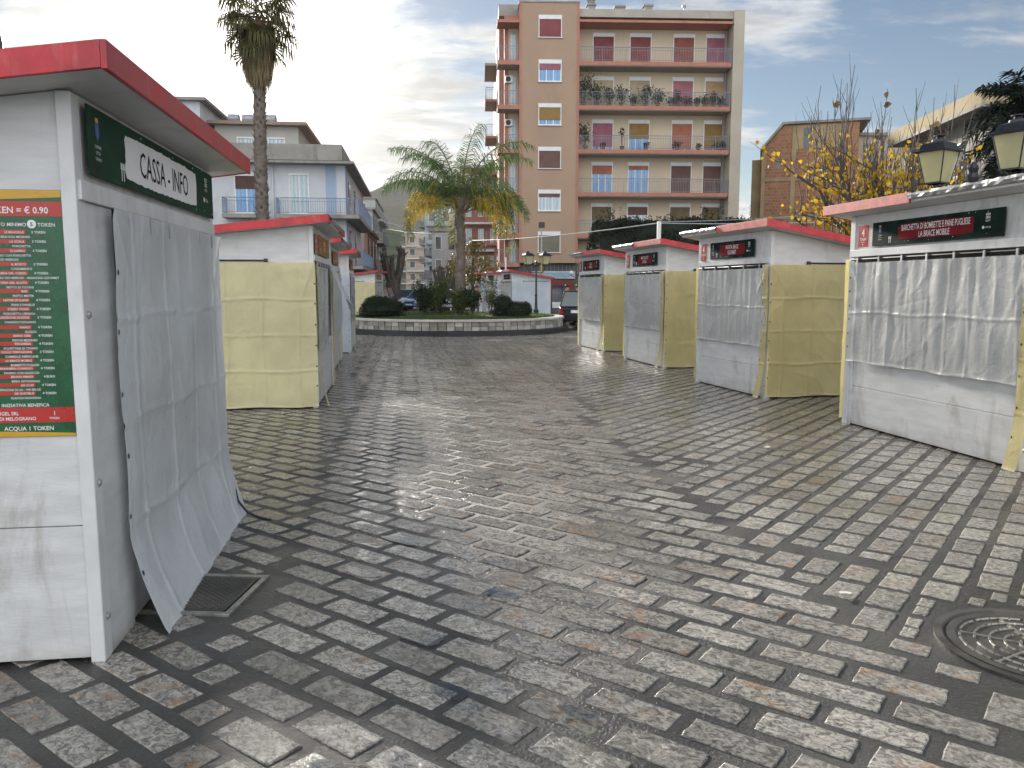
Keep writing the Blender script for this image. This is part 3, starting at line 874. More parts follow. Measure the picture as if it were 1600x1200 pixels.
        cloth('loose_flap', M['pvc_white'], root, lambda a, z, o_: PF(L * .56 + a, z, o_), L * .42, .78, 1.14, int(nu * .6), nv, (.3, .4), seed + 3, 1.2, flare=fl, cut=lambda u_, v_: v_ < .5 - u_ * .55, eye='r')
    elif front == 'boarded':
        q = MB(); box(q, .10, L - .10, -.005, .01, .80, 1.93); q.build('door_panel', M['white_wood'], root)
        cloth('front_sheet', M['pvc_white'], root, lambda a, z, o_: PF(.04 + a, z, o_), L - .12, 1.15, .75, nu, nv, (.4, .57), seed, 1.1, vert=.003)
    if near:
        cm = {'yellow': M['pvc_yellow'], 'mustard': M['pvc_yellow_shade'], 'white': M['pvc_bluewhite']}[near]
        def lf(v_): return -.03 * (1 - v_)
        cloth('side_sheet', cm, root, lambda a, z, o_: PN(a - .02, z, o_ + .012), Wd, 1.90, .03, nu, nv, (.46, .475), seed + 9, 1.25 if near != 'white' else .9, eye='l')
        # the sheet turns round the corner post onto the front
        def fl2(u_, v_):
            return (.10 * max(0, 1 - v_ / .35) ** 2, 0, 0)
        cloth('corner_flap', cm, root, lambda a, z, o_: (a * 1.0 - .015, -s * (.028 + o_), z), .15, 1.9, .03, 6, nv, (0, .475), seed + 11, .9, flare=fl2, eye='r')
        q = MB(); q.tube([(-.01, s * .62, 1.955), (-.01, s * (Wd - .1), 1.955)], .012, 6); q.box(-.02, .0, s * .58, s * .63, 1.93, 1.98); q.build('side_rail', M['black'], root)
    if far:
        cm = {'yellow': M['pvc_yellow_shade'], 'white': M['pvc_bluewhite']}[far]
        cloth('far_sheet', cm, root, lambda a, z, o_: PFar(a - .02, z, o_ + .01), Wd * .9, 1.88, .05, max(8, int(nu * .4)), nv // 2, (.46, .475), seed + 19, 1.3, eye='')
    rot = (R(90), 0, 0) if s > 0 else (R(90), 0, R(180))
    yy = -s * .024
    if sign:
        x0, w_, z0, h_, lines, style = sign
        if s > 0: signboard(root, 'signboard', w_, h_, (x0, yy, z0), rot, lines, style, seed)
        else: signboard(root, 'signboard', w_, h_, (x0 + w_, yy, z0), rot, lines, style, seed)
    if upright:
        num, px0, pw, pz, ph = upright
        if s > 0: price_sign(root, pw, ph, (px0, yy, pz), rot, num)
        else: price_sign(root, pw, ph, (px0 + pw, yy, pz), rot, num)
    return root, L

# nearest left hut with the price list
h1, L1 = hut('nearest left hut with cash desk sign, token price board and full length sheet', (-1.75, 3.28), (-2.06, 5.6), 'L', front='full', near=None, fascia='red', seed=21, far=None, Hf=2.385,
             sign=(.10, 2.16, 2.065, .285, ['CASSA - INFO'], 'green'))
# menu board on its near side: board plane x to the viewer's right, origin at its lower right corner
bw, bh = .80, 1.0
q = MB(); q.box(-bw, 0, 0, bh, -.004, 0)
board = q.build('menu_board', M['poster_green'], h1, loc=(.008, .062, .99), rot=(R(90), 0, R(-90)))
q = MB()
def arc(y0, y1, dy):
    n = 16
    for i in range(n):
        a0, a1 = -bw + bw * i / n, -bw + bw * (i + 1) / n
        f0 = dy * math.sin(math.pi * (i / n) * .9 + .3); f1 = dy * math.sin(math.pi * ((i + 1) / n) * .9 + .3)
        q.face([(a0, y0 + (f0 if dy < 0 else 0), .001), (a1, y0 + (f1 if dy < 0 else 0), .001), (a1, y1 + (f1 if dy > 0 else 0), .001), (a0, y1 + (f0 if dy > 0 else 0), .001)], 2)
arc(.972, bh - .001, -.014); arc(.001, .012, .014)
zc = lambda yc: bh - (yc - 55) / 1085 * bh
q.box(-bw, 0, zc(168), zc(105), .0008, .0016, 1)
q.text('1 TOKEN = \u20ac 0.90', -.050, zc(156), .036, .95, 'R', 0, .003, .015)
q.text('ACQUISTO MINIMO', -.136, zc(212), .020, 1.0, 'R', 0, .003, .012)
q.lathe([(.017, .001), (.017, .003)], 20, 0, (-.116, zc(202), 0))
q.text('5', -.116, zc(211), .022, 1, 'C', 3, .004, .02)
q.text('TOKEN', -.028, zc(212), .020, 1.0, 'R', 0, .003, .012)
rows = [(236, 'LE BRACIOLE', '5', ['PANINO CON LE BRACIOLE MESSINESI']), (276, 'LA SCALA', '5', ['PORCHETTA']), (316, 'O CARRO', '4', ['PANINO CON PORCHETTA', 'SUINO NERO DEI NEBRODI']),
        (374, 'IL BOSCO', '3', ['CONDIMENTO']), (413, 'POLLERIA DEL CORSO', '4', ['SUINO NERO DEI NEBRODI - ARANCINO GOURMET']), (454, 'FRIGGITORIA DEL GUSTO', '4', ['FRITTO DI TOTANI']),
        (491, 'BAR', '4', ['FRITTO MISTER']), (530, 'SAPORI SICILIANI', '4', ['PANE E PANELLE']), (569, 'STREET FOOD', '4', ['PORCHETTA UBRIACA']), (606, 'TRADIZIONE DODDIS', '3', ['CANNOLO SICILIANO']),
        (649, 'NANCI', '4', ['GUIZZO']), (686, 'ANNO 2000', '4', ['PIDONI MESSINESI']), (722, 'PESCHERIA', '4', ['POLPETTINE DI TONNO']), (758, 'DOLCI TENTAZIONI', '3', ['CIAMBELLE AMERICANE']),
        (796, 'LA BRACE MOBILE', '4', ['BOMBETTE PUGLIESI']), (831, "PANINERIA D'ARRIGO", '4', ['PANINO CON SALSICCIA']), (868, 'BRUNO RIBADI', 'E', ['BIRRA ARTIGIANALE']), (906, 'LIA CI SI?', '4', ['GLI SFINCIONI DI LIA - VIN BRUL\u00c9']), (943, 'DE GUSTIBUS', '4', ['SCACCIA RAGUSANA'])]
for (yc, nm, tk, subs) in rows:
    k = (yc - 236) / 707.0
    be = -.141 - .004 * k
    q.box(-bw + .04, be, zc(yc + 9), zc(yc - 9), .0008, .0016, 1)
    q.text(nm, be - .006, zc(yc + 6), .0125, 1.0, 'R', 0, .003, .012)
    q.text('4 EURO' if tk == 'E' else tk + ' TOKEN', -.066, zc(yc + 6), .0135, .95, 'R', 0, .003, .018)
    for i_, sb in enumerate(subs):
        q.text(sb, -.075 - (.05 if len(sb) < 40 else -.05) - .05 * (i_), zc(yc + 26 + 18 * i_), .0125, .95, 'R', 0, .003, .010)
q.text('INIZIATIVA BENEFICA', -.095, zc(1004), .019, 1.0, 'R', 0, .003, .012)
q.box(-bw, 0, zc(1076), zc(1008), .0008, .0016, 1)
q.text('AGRUMIGEL SRL', -.215, zc(1041), .020, .95, 'R', 0, .003, .012)
q.text('SUCCO DI MELOGRANO', -.150, zc(1065), .020, .95, 'R', 0, .003, .012)
q.text('1', -.080, zc(1044), .024, 1, 'C', 0, .003, .012)
q.text('TOKEN', -.080, zc(1062), .013, .9, 'C', 0, .003, .012)
q.text('ACQUA 1 TOKEN', -.085, zc(1111), .024, 1.0, 'R', 0, .003, .015)
q.build('lettering', [M['ink_white'], M['poster_red'], M['poster_yellow'], M['ink_black']], board)

hut('second left hut with cream sheet on its near side and a torn loose front flap', (-2.6, 10.6), (-2.98, 13.3), 'L', Wd=1.9, slope=.11, front='torn', near='yellow', fascia='mid_metal', seed=32,
    sign=(.50, 1.65, 2.06, .27, ['BRACIOLE', 'MESSINESI'], 'warm'), upright=('4', .14, .22, 2.05, .27))
hut('third left hut with blue grey front sheet, just behind the torn one', (-3.39, 15.06), (-3.82, 17.9), 'L', Wd=1.9, slope=.11, front='boarded', near='yellow', fascia='mid_metal', seed=43, detail=.6,
    sign=(.55, 1.5, 2.06, .26, ['PIDONI', 'MESSINESI'], 'warm'))
hut('fourth left hut, last before the round flower bed', (-3.98, 19.7), (-4.40, 22.4), 'L', Wd=1.9, slope=.11, front='clear', near='white', fascia='mid_metal', seed=54, detail=.6, far='yellow',
    sign=(.55, 1.5, 2.06, .26, ['PORCHETTA'], 'warm'))
hut('small distant hut with pale green side sheet behind the left end of the flower bed', (-7.40, 43.5), (-7.36, 46.0), 'L', Wd=1.9, slope=.11, front='clear', near='yellow', fascia='red', seed=65, detail=.4,
    sign=(.55, 1.4, 2.06, .26, ['DOLCI'], 'warm'))
# right row, nearest first
hut('nearest right hut with bombette sign and wrinkled grey front sheet', (4.47, 6.80), (3.95, 9.47), 'R', Wd=1.9, slope=.17, front='clear', near='mustard', fascia='near_metal', seed=76,
    sign=(.42, 1.86, 2.06, .255, ['BARCHETTA DI BOMBETTE E PANE PUGLIESE', 'LA BRACE MOBILE'], 'dark'), upright=('4', L1 * 0 + 2.36, .17, 2.06, .24))
hut('second right hut with mustard side sheet and potato sign', (3.68, 11.50), (3.15, 13.66), 'R', Wd=1.9, slope=.17, front='clear', near='mustard', fascia='far_metal', seed=87,
    sign=(.42, 1.35, 2.06, .26, ['PATATA BRACE', 'GOURMET'], 'dark'), upright=('4', 1.92, .16, 2.04, .28))
hut('third right hut with a bright diagonal crease in its front sheet', (3.03, 15.9), (2.56, 18.25), 'R', Wd=1.9, slope=.17, front='clear', near='mustard', fascia='far_metal', seed=98, detail=.7,
    sign=(.45, 1.4, 2.06, .26, ['MENU DEI GUSTI', 'LA SCALA'], 'dark'), upright=('4', 2.08, .16, 2.04, .28))
hut('fourth right hut, farthest of the row with mustard sheets', (2.31, 20.2), (1.86, 22.35), 'R', Wd=1.9, slope=.17, front='clear', near='mustard', fascia='far_metal', seed=109, detail=.6,
    sign=(.42, 1.35, 2.06, .26, ['DOLCI', 'CANNOLI'], 'dark'), upright=('4', 1.95, .15, 2.04, .28))
# three behind the flower bed
hut('white hut behind the flower bed, nearest of three, with pale blue side sheet', (0.0, 42.0), (-.60, 44.5), 'R', Wd=2.1, slope=.16, front='clear', near='white', fascia='far_metal', seed=120, detail=.4, far='white',
    sign=(.45, 1.4, 2.06, .26, ['PANELLE'], 'dark'))
hut('white hut behind the flower bed, middle of three', (-.95, 46.0), (-1.55, 48.5), 'R', Wd=2.1, slope=.16, front='clear', near='white', fascia='far_metal', seed=131, detail=.4, far='white',
    sign=(.45, 1.4, 2.06, .26, ['CREPES'], 'dark'))
hut('white hut behind the flower bed, farthest of three', (-1.9, 50.0), (-2.5, 52.5), 'R', Wd=2.1, slope=.16, front='clear', near='white', fascia='far_metal', seed=142, detail=.4, far='white',
    sign=(.45, 1.4, 2.06, .26, ['WAFFLE'], 'dark'))
# thin strap hanging loose from the nearest left hut
q = MB(); q.tube([(-2.03, 5.62, .30), (-1.98, 5.58, .20), (-1.93, 5.50, .11), (-1.84, 5.42, .05), (-1.72, 5.36, .022), (-1.66, 5.35, .018)], .008, 6)
tag(q.build('cable', M['black']), 'thin dark cable end at the far foot of the nearest left hut', 'cable')
# ------------------------------------------------------------------ buildings
M['salmon'] = mk('salmon', (0.35, 0.24, 0.165), 0.85, var=0.07, vscale=0.35, bump=0.1, bscale=8, dirt=(0.25, 0.15, 0.10), dirt_amt=0.35, dscale=0.5)
M['cream'] = mk('cream', (0.54, 0.44, 0.32), 0.85, var=0.06, vscale=0.3, bump=0.1, bscale=8, dirt=(0.36, 0.30, 0.22), dirt_amt=0.35, dscale=0.5)
M['coral'] = mk('coral', (0.38, 0.165, 0.115), 0.8, var=0.12, vscale=1.5, bump=0.1, bscale=8, dirt=(0.22, 0.10, 0.07), dirt_amt=0.5, dscale=1.2)
M['concrete'] = mk('concrete', (0.26, 0.245, 0.22), 0.85, var=0.2, vscale=0.8, bump=0.2, bscale=8, dirt=(0.10, 0.09, 0.08), dirt_amt=0.6, dscale=1.0)
M['soffit'] = mk('soffit', (0.32, 0.29, 0.24), 0.85, var=0.08, bump=0)
M['rail'] = mk('rail', (0.24, 0.25, 0.27), 0.5, bump=0)
M['rail_blue'] = mk('rail_blue', (0.20, 0.26, 0.36), 0.5, bump=0)
M['frame_white'] = mk('frame_white', (0.66, 0.67, 0.66), 0.5, bump=0, var=.05)
def glass_mat(name, col):
    m_, t, b = new_mat(name)
    v = t.n('ShaderNodeTexCoord').outputs['Object']
    x_, y_, z_ = t.sep(v)
    fold = t.m('SINE', t.m('ADD', t.m('MULTIPLY', x_, 26.0), t.m('MULTIPLY', t.noise(v, 3), 5.0)))
    c = t.mix(t.m('MULTIPLY', t.m('ADD', fold, 1.0), .5), tuple(c_ * .78 for c_ in col), tuple(min(1, c_ * 1.15) for c_ in col))
    t.link(c, b.inputs['Base Color']); b.inputs['Roughness'].default_value = .08; b.inputs['Specular IOR Level'].default_value = .9
    return m_
M['glass_blue'] = glass_mat('glass_blue', (0.10, 0.26, 0.50))
M['glass_pale'] = glass_mat('glass_pale', (0.36, 0.44, 0.47))
M['glass_dark'] = glass_mat('glass_dark', (0.03, 0.04, 0.05))
def shutter_mat(name, col):
    m_, t, b = new_mat(name)
    v = t.n('ShaderNodeTexCoord').outputs['Object']
    x_, y_, z_ = t.sep(v)
    sl = t.m('SINE', t.m('MULTIPLY', z_, 2 * math.pi / 0.055))
    n_ = t.noise(v, 1.4, 4)
    c = t.mix(t.ss(n_, .3, .7), tuple(c_ * .85 for c_ in col), tuple(c_ * 1.12 for c_ in col))
    t.link(c, b.inputs['Base Color']); b.inputs['Roughness'].default_value = .6
    bn = t.n('ShaderNodeBump'); bn.inputs['Strength'].default_value = .6; bn.inputs['Distance'].default_value = .01
    t.link(sl, bn.inputs['Height']); t.link(bn.outputs[0], b.inputs['Normal'])
    return m_
SH = {'dred': (0.20, 0.045, 0.045), 'red': (0.24, 0.07, 0.05), 'pink': (0.36, 0.13, 0.15), 'mauve': (0.30, 0.10, 0.14), 'ochre': (0.25, 0.15, 0.035), 'terra': (0.36, 0.13, 0.075), 'brown': (0.085, 0.040, 0.032), 'olive': (0.15, 0.11, 0.05), 'grey': (0.17, 0.15, 0.11), 'tan': (0.42, 0.27, 0.14), 'ltan': (0.40, 0.32, 0.2), 'dbrown': (0.13, 0.065, 0.05)}
for k_, c_ in SH.items(): M['sh_' + k_] = shutter_mat('sh_' + k_, c_)

def window(parent, x0, x1, z0, z1, y, shutter='red', closed=1.0, glass='glass_blue', box_h=.22, leaves=2, out_y=-1, name='window'):
    """x along the facade, facing -y; set in y..y-0.05"""
    q = MB()
    f_ = .06
    q.box(x0 - f_, x1 + f_, y - .07, y + .02, z1 - box_h, z1 + .0)
    q.box(x0 - f_, x0, y - .05, y + .02, z0, z1 - box_h); q.box(x1, x1 + f_, y - .05, y + .02, z0, z1 - box_h)
    q.box(x0 - f_ - .04, x1 + f_ + .04, y - .10, y + .02, z0 - .05, z0)
    for k in range(leaves + 1):
        xx = x0 + (x1 - x0) * k / leaves
        q.box(max(x0, xx - .035), min(x1, xx + .035), y - .030, y + .01, z0, z1 - box_h)
    q.box(x0, x1, y - .028, y + .01, z0, z0 + .06); 
    wn = q.build(name, M['frame_white'], parent)
    q = MB(); q.box(x0, x1, y - .012, y + .008, z0 + .06, z1 - box_h); q.build('pane', M[glass], wn)
    if closed > 0:
        zt = z1 - box_h; zb = zt - (zt - z0) * closed
        q = MB(); q.box(x0 + .002, x1 - .002, y - .046, y - .031, zb, zt); q.build('shutter', M['sh_' + shutter], wn)
    return wn

def railing(parent, pts, h_=1.0, mat='rail', step=.13, z=0, nm='railing', r_=.010, heavy=1.3):
    q = MB()
    for a, b_ in zip(pts[:-1], pts[1:]):
        a = Vector((a[0], a[1], z)); b_ = Vector((b_[0], b_[1], z)); d = b_ - a; n = max(1, int(d.length / step))
        q.tube([a + Vector((0, 0, h_)), b_ + Vector((0, 0, h_))], .024, 4); q.tube([a + Vector((0, 0, .10)), b_ + Vector((0, 0, .10))], .016, 4)
        q.tube([a + Vector((0, 0, h_ * .80)), b_ + Vector((0, 0, h_ * .80))], .012, 4)
        for i in range(n + 1):
            p = a + d * (i / n)
            q.tube([p + Vector((0, 0, 0 if i % 14 == 0 else .1)), p + Vector((0, 0, h_))], .022 if i % 14 == 0 else r_, 4, cap=False)
    return q.build(nm, M[mat], parent)

# ---- salmon apartment block
AB = empty('apartment_building', (.55, 60.0, 0), R(2.4), 'seven storey salmon and cream apartment block with long balconies', 'apartment block')
LV = [3.35, 6.30, 9.38, 12.46, 15.50, 18.42]          # floor levels (top of the slabs)
TOP = 21.55
TW = 4.30
q = MB(); q.box(0, TW, 0, 14, 3.45, TOP + .33); tw = q.build('stair_tower', M['salmon'], AB)
q = MB(); q.box(-.05, TW + .05, -.05, 14.05, TOP + .33, TOP + .45); q.build('coping', M['concrete'], tw)
q = MB()
q.box(-.02, .16, -.03, 0, 3.45, TOP + .32); q.box(TW - .16, TW + .02, -.03, 0, 3.45, TOP + .32); q.build('pilaster', M['coral'], tw)
q = MB(); q.box(TW, 15.55, 1.5, 14, 3.45, TOP - .7); mw = q.build('wall', M['cream'], AB)
q = MB(); q.box(15.55, 16.35, .0, 14, 0, TOP + .02); q.build('end_wall', mk('end_render', (0.40, 0.35, 0.28), .85, var=.1, vscale=.4, bump=.1, dirt=(.2, .17, .13), dirt_amt=.5, dscale=.6), AB)
M['parapet'] = mk('parapet', (0.36, 0.33, 0.28), .85, var=.12, vscale=.6, bump=.1, dirt=(.16, .14, .11), dirt_amt=.6, dscale=1.2)
q = MB(); q.box(TW, 15.55, .15, 14, TOP - .55, TOP + .0); q.build('parapet', M['parapet'], AB)
q = MB(); q.prism([(-.1, TOP - .98), (1.5, TOP - 1.0), (1.5, TOP - .70), (.15, TOP - .72), (-.1, TOP - .84)], TW, 15.45, 'x'); q.build('roof_ledge', M['coral'], AB)
q = MB(); q.tube([(15.35, 1.3, TOP - .9), (15.35, 1.3, 3.5)], .06, 6); q.build('downpipe', M['rail'], AB)
specs = [  # per floor from level 1: four doors (shutter, closed, glass)
    [('olive', .97, 'glass_dark'), ('dbrown', .28, 'glass_pale'), ('olive', .97, 'glass_dark'), ('olive', .50, 'glass_pale')],
    [('terra', .30, 'glass_blue'), ('terra', .14, 'glass_blue'), ('dbrown', 1, 'glass_dark'), ('dbrown', 1, 'glass_dark')],
    [('mauve', .80, 'glass_blue'), ('ochre', .52, 'glass_blue'), ('terra', .86, 'glass_blue'), ('ochre', .84, 'glass_blue')],
    [('ltan', 1, 'glass_dark'), ('ltan', 1, 'glass_dark'), ('pink', 1, 'glass_dark'), ('tan', 1, 'glass_dark')],
    [('dred', 1, 'glass_dark'), ('dred', .92, 'glass_blue'), ('red', .80, 'glass_blue'), ('mauve', 1, 'glass_dark')]]
DX = [(5.55, 7.05), (8.30, 9.80), (11.55, 13.05), (14.00, 15.40)]
for k in range(5):
    z = LV[k + 1] if k < 5 else 0
    z = LV[k + 1] - 0.0
    zf = LV[k + 1] - 3.0 if False else LV[k + 1]
for k in range(5):
    zf = LV[1:][k] 
# floors: door row k stands on slab level SL[k]
SL = [6.42, 9.42, 12.44, 15.46, 18.42]
SL = [5.55, 8.60, 11.68, 14.78, 17.88]
for k in range(5):
    z = SL[k]
    q = MB(); q.prism([(-.02, z - .26), (.05, z - .34), (1.5, z - .34), (1.5, z), (-.02, z)], TW, 15.42, 'x')
    bc = q.build('balcony', M['soffit'], AB)
    q = MB(); q.box(TW + .0, 15.44, -.045, -.021, z - .27, z + .012); q.box(15.421, 15.445, -.02, 1.5, z - .27, z + .012); q.build('edge_band', M['coral'], bc)
    railing(bc, [(TW + .03, .0), (15.40, .0), (15.40, 1.45)], 1.0, 'rail', .12, z)
    for j, (x0, x1) in enumerate(DX):
        sh, cl, gl = specs[k][j]
        window(AB, x0, x1, z + .02, z + 2.42, 1.5, sh, cl, gl, .27, 3 if j < 3 else 2, name='balcony_door')
# tower windows
tws = [('grey', 1.0, 'glass_dark'), ('dbrown', .20, 'glass_pale'), ('dbrown', 1, 'glass_dark'), ('ochre', .72, 'glass_blue'), ('mauve', .34, 'glass_blue'), ('dred', 1, 'glass_dark')]
tz = [4.25, 7.27, 10.33, 13.40, 16.45, 19.52]
for k in range(6):
    window(AB, 1.42, 2.98, tz[k] - .02, tz[k] + 1.50, 0, tws[k][0], tws[k][1], tws[k][2], .28, 3)
# left wing with small balconies
q = MB(); q.box(-1.05, 0, 1.5, 14, 3.45, TOP - .1); wg = q.build('left_wing', M['coral'], AB)
q = MB(); q.box(-.75, -.02, 1.46, 1.499, 3.45, TOP - .8); q.build('wing_panel', M['cream'], wg)
q = MB(); q.prism([(-.0, TOP - 1.05), (1.6, TOP - 1.05), (1.6, TOP - .75), (-.0, TOP - .85)], -1.6, 0, 'x'); q.build('wing_roof', M['coral'], AB)
q = MB(); q.box(-1.45, 0, 1.6, 14, TOP - .1, TOP + .7); q.build('wing_parapet', M['concrete'], AB)
for k in range(6):
    z = [3.45] + SL; z = z[k]
    q = MB(); q.box(-1.6, -.001, .0, 1.5, z - .30, z); bc = q.build('side_balcony', M['soffit'], AB)
    q = MB(); q.box(-1.62, -.001, -.024, -.001, z - .28, z + .012); q.build('edge_band', M['coral'], bc)
    railing(bc, [(-.02, .02), (-1.57, .02), (-1.57, 1.5)], 1.0, 'rail', .12, z)
    q = MB(); q.box(-.62, -.22, 1.40, 1.455, z, z + 2.3); dr_ = q.build('wing_door', M['glass_pale'], AB)
    if k in (3, 4):
        q = MB(); q.box(-1.0, -.45, 1.2, 1.455, z + 1.85 - (1.3 if k == 4 else 0) * 0, z + 2.35); ac = q.build('air_conditioner', M['frame_white'], AB, bevel=.02)
        q = MB(); q.lathe([(.19, 0), (.19, .01), (.02, .012)], 14); q.build('fan_grille', M['dark_in'], ac, loc=(-.78, 1.2, z + 2.1), rot=(R(90), 0, 0))
# side facade going back, with its own balconies
q = MB(); q.box(-1.4, -1.05, 3.5, 26, 3.45, TOP - .1); sf = q.build('side_facade', M['coral'], AB)
for yb in (12.0,):
    for k in range(6):
        z = ([3.45] + SL)[k] 
        q = MB(); q.box(-2.35, -1.4, yb, yb + 4, z - .2, z); bc = q.build('side_balcony', M['soffit'], AB)
        q = MB(); q.box(-2.38, -2.351, yb, yb + 4, z - .19, z + .012); q.box(-2.38, -1.4, yb - .03, yb - .001, z - .19, z + .012); q.build('edge_band', M['coral'], bc)
        railing(bc, [(-1.4, yb + .03), (-2.3, yb + .03), (-2.3, yb + 4)], 1.0, 'rail', .13, z)
q = MB(); q.box(-2.4, -1.0, 11.5, 17, TOP - 1.0, TOP - .8); q.build('wing_roof', M['soffit'], AB)
# ground floor shops
M['clad'] = mk('clad', (0.075, 0.072, 0.065), 0.6, var=.3, vscale=1, bump=.2, stretch=(9, 9, .4))
q = MB(); q.box(-1.4, 15.55, .5, 14, 0, 3.44); q.build('shop_front', M['clad'], AB)
q = MB()
for i in range(58): q.box(-1.4 + i * .29, -1.4 + i * .29 + .025, .47, .499, 2.4, 3.42)
q.build('fascia_fins', M['rail'], AB)
q = MB(); q.box(1.0, 4.2, .35, .46, 2.30, 2.85); sg = q.build('shop_sign', M['pvc_bluewhite'], AB)
q = MB(); q.box(1.35, 3.85, .335, .349, 2.40, 2.75); q.build('sign_panel', mk('sign_panel', (0.22, 0.36, 0.42), .4, bump=0), sg)
M['shop_red'] = mk('shop_red', (0.16, 0.018, 0.014), .5, bump=.05)
q = MB(); q.box(2.0, 2.5, .44, .499, 0.7, 2.2); q.box(3.55, 4.1, .44, .499, .7, 2.2); q.box(2.5, 3.55, .44, .499, 1.8, 2.2); dr_ = q.build('shop_door_frame', M['shop_red'], AB)
q = MB(); q.box(2.5, 3.55, .45, .499, .05, 1.8); q.build('pane', M['glass_dark'], dr_)
q = MB(); q.box(2.5, 4.15, .30, .44, .1, .55); q.build('low_wall', M['white_plain'], AB)
q = MB(); q.box(4.75, 6.45, .44, .498, .55, 2.15); ps = q.build('poster_panel', M['frame_white'], AB)
q = MB(); q.box(4.95, 5.35, .43, .439, .75, 1.95); q.box(5.5, 6.3, .43, .439, .75, 1.95); q.build('poster_print', mk('poster_print', (0.30, 0.38, 0.50), .5, var=.5, vscale=2.5, bump=0), ps)
# roof clutter
q = MB()
def chimney(x, w_, h_, cone=False):
    q = MB(); q.box(x, x + w_, 3, 3 + w_, TOP, TOP + h_ + .3)
    c = q.build('chimney', M['concrete'], AB)
    q = MB(); q.box(x - .08, x + w_ + .08, 2.92, 3.08 + w_, TOP + h_ + .3, TOP + h_ + .42)
    if cone: q.lathe([(.15, .42), (.38, .8), (.30, 1.05), (.1, 1.1)], 10, 0, (x + w_ / 2, 3 + w_ / 2, TOP + h_))
    q.build('cap', M['concrete'], c)
chimney(5.3, .55, .9, True); chimney(7.4, .7, .8); chimney(9.6, .6, .9)
q = MB(); q.tube([(12.6, 3, TOP), (12.6, 3, TOP + 1.3)], .03, 5); q.box(12.45, 12.75, 2.95, 3.05, TOP + 1.1, TOP + 1.3); q.build('antenna', M['rail'], AB)

# ---- potted plants on the balconies (each its own thing)
def leaf_mat(name, c0, c1, rough=.5, trans=.25, scale=3.0):
    m_, t, b = new_mat(name)
    v = t.n('ShaderNodeTexCoord').outputs['Object']
    at = t.n('ShaderNodeAttribute', attribute_name='tint').outputs['Fac']
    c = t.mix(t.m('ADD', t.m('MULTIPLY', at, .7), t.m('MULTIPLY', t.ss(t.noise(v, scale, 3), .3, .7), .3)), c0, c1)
    t.link(c, b.inputs['Base Color']); b.inputs['Roughness'].default_value = rough; b.inputs['Specular IOR Level'].default_value = .25
    tr = t.n('ShaderNodeBsdfTranslucent'); t.link(c, tr.inputs['Color'])
    mx = t.n('ShaderNodeMixShader'); mx.inputs[0].default_value = trans
    o_ = m_.node_tree.nodes['Material Output']
    t.link(b.outputs[0], mx.inputs[1]); t.link(tr.outputs[0], mx.inputs[2]); t.link(mx.outputs[0], o_.inputs['Surface'])
    return m_
M['leaf_dark'] = leaf_mat('leaf_dark', (0.010, 0.018, 0.008), (0.045, 0.065, 0.025))
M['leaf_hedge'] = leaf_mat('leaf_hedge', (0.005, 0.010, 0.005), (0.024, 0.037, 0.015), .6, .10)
M['leaf_mid'] = leaf_mat('leaf_mid', (0.03, 0.05, 0.015), (0.09, 0.12, 0.035))
M['bark'] = mk('bark', (0.085, 0.068, 0.055), .9, var=.4, vscale=8, bump=.6, bscale=20, bdist=.02, stretch=(1, 1, .5))
M['pot'] = mk('pot', (0.16, 0.06, 0.035), .8, bump=.1)

def leafcard(mb, c, size, rs, t=None, mi=0, asp=.5, bend=.15):
    d = Vector((rs.gauss(0, 1), rs.gauss(0, 1), rs.gauss(0, 1))).normalized()
    e = d.cross(Vector((rs.gauss(0, 1), rs.gauss(0, 1), rs.gauss(0, 1)))).normalized()
    n = d.cross(e)
    s_ = size * rs.uniform(.6, 1.25)
    a = c - d * s_ * .5; b_ = c + d * s_ * .5 - n * s_ * bend
    m1 = c + e * s_ * asp * .5 + n * s_ * bend * .4; m2 = c - e * s_ * asp * .5 + n * s_ * bend * .4
    mb.face([a, m1, b_, m2], mi, rs.random() if t is None else t)

def balcony_plant(x, y, z, h_, w_, seed, label, kind='bush'):
    rs = random.Random(seed)
    p = AB.matrix_world @ Vector((0, 0, 0))
    rt = Matrix.Rotation(R(2.4), 4, 'Z')
    loc = Vector((.55, 60, 0)) + rt @ Vector((x, y, z))
    root = empty('potted_plant', loc, 0, label, 'potted plant', 'potted plants on the apartment balconies')
    q = MB(); q.lathe([(.12, .0), (.17, .28), (.19, .30), (.17, .32), (.02, .30)], 10); q.build('pot', M['pot'], root)
    q = MB(); L_ = []
    lf = MB()
    n = 5 if kind == 'bush' else 3
    for k in range(n):
        a = rs.uniform(0, 6.28); top = Vector((math.cos(a) * w_ * .35 * rs.random(), math.sin(a) * w_ * .3 * rs.random(), h_ * rs.uniform(.6, 1)))
        q.tube([(0, 0, .28), (top.x * .4, top.y * .4, .28 + top.z * .45), (top.x, top.y, top.z)], [.02, .014, .006], 4)
        cnt = int((26 if kind == 'bush' else 9) * (w_ + h_))
        for i in range(cnt):
            f_ = rs.uniform(.35 if kind == 'bush' else .7, 1.0)
            c = Vector((top.x * f_, top.y * f_, .28 + (top.z - .28) * f_)) + Vector((rs.gauss(0, 1), rs.gauss(0, 1) * .7, rs.gauss(0, .8))) * w_ * .20
            c.z = max(c.z, .25); c.z = min(c.z, h_ * 1.05)
            leafcard(lf, c, .17, rs)
    st = q.build('stem', M['bark'], root)
    lf.build('foliage', M['leaf_dark'], root, attr=True)
rs_ = random.Random(5)
z4 = SL[3]
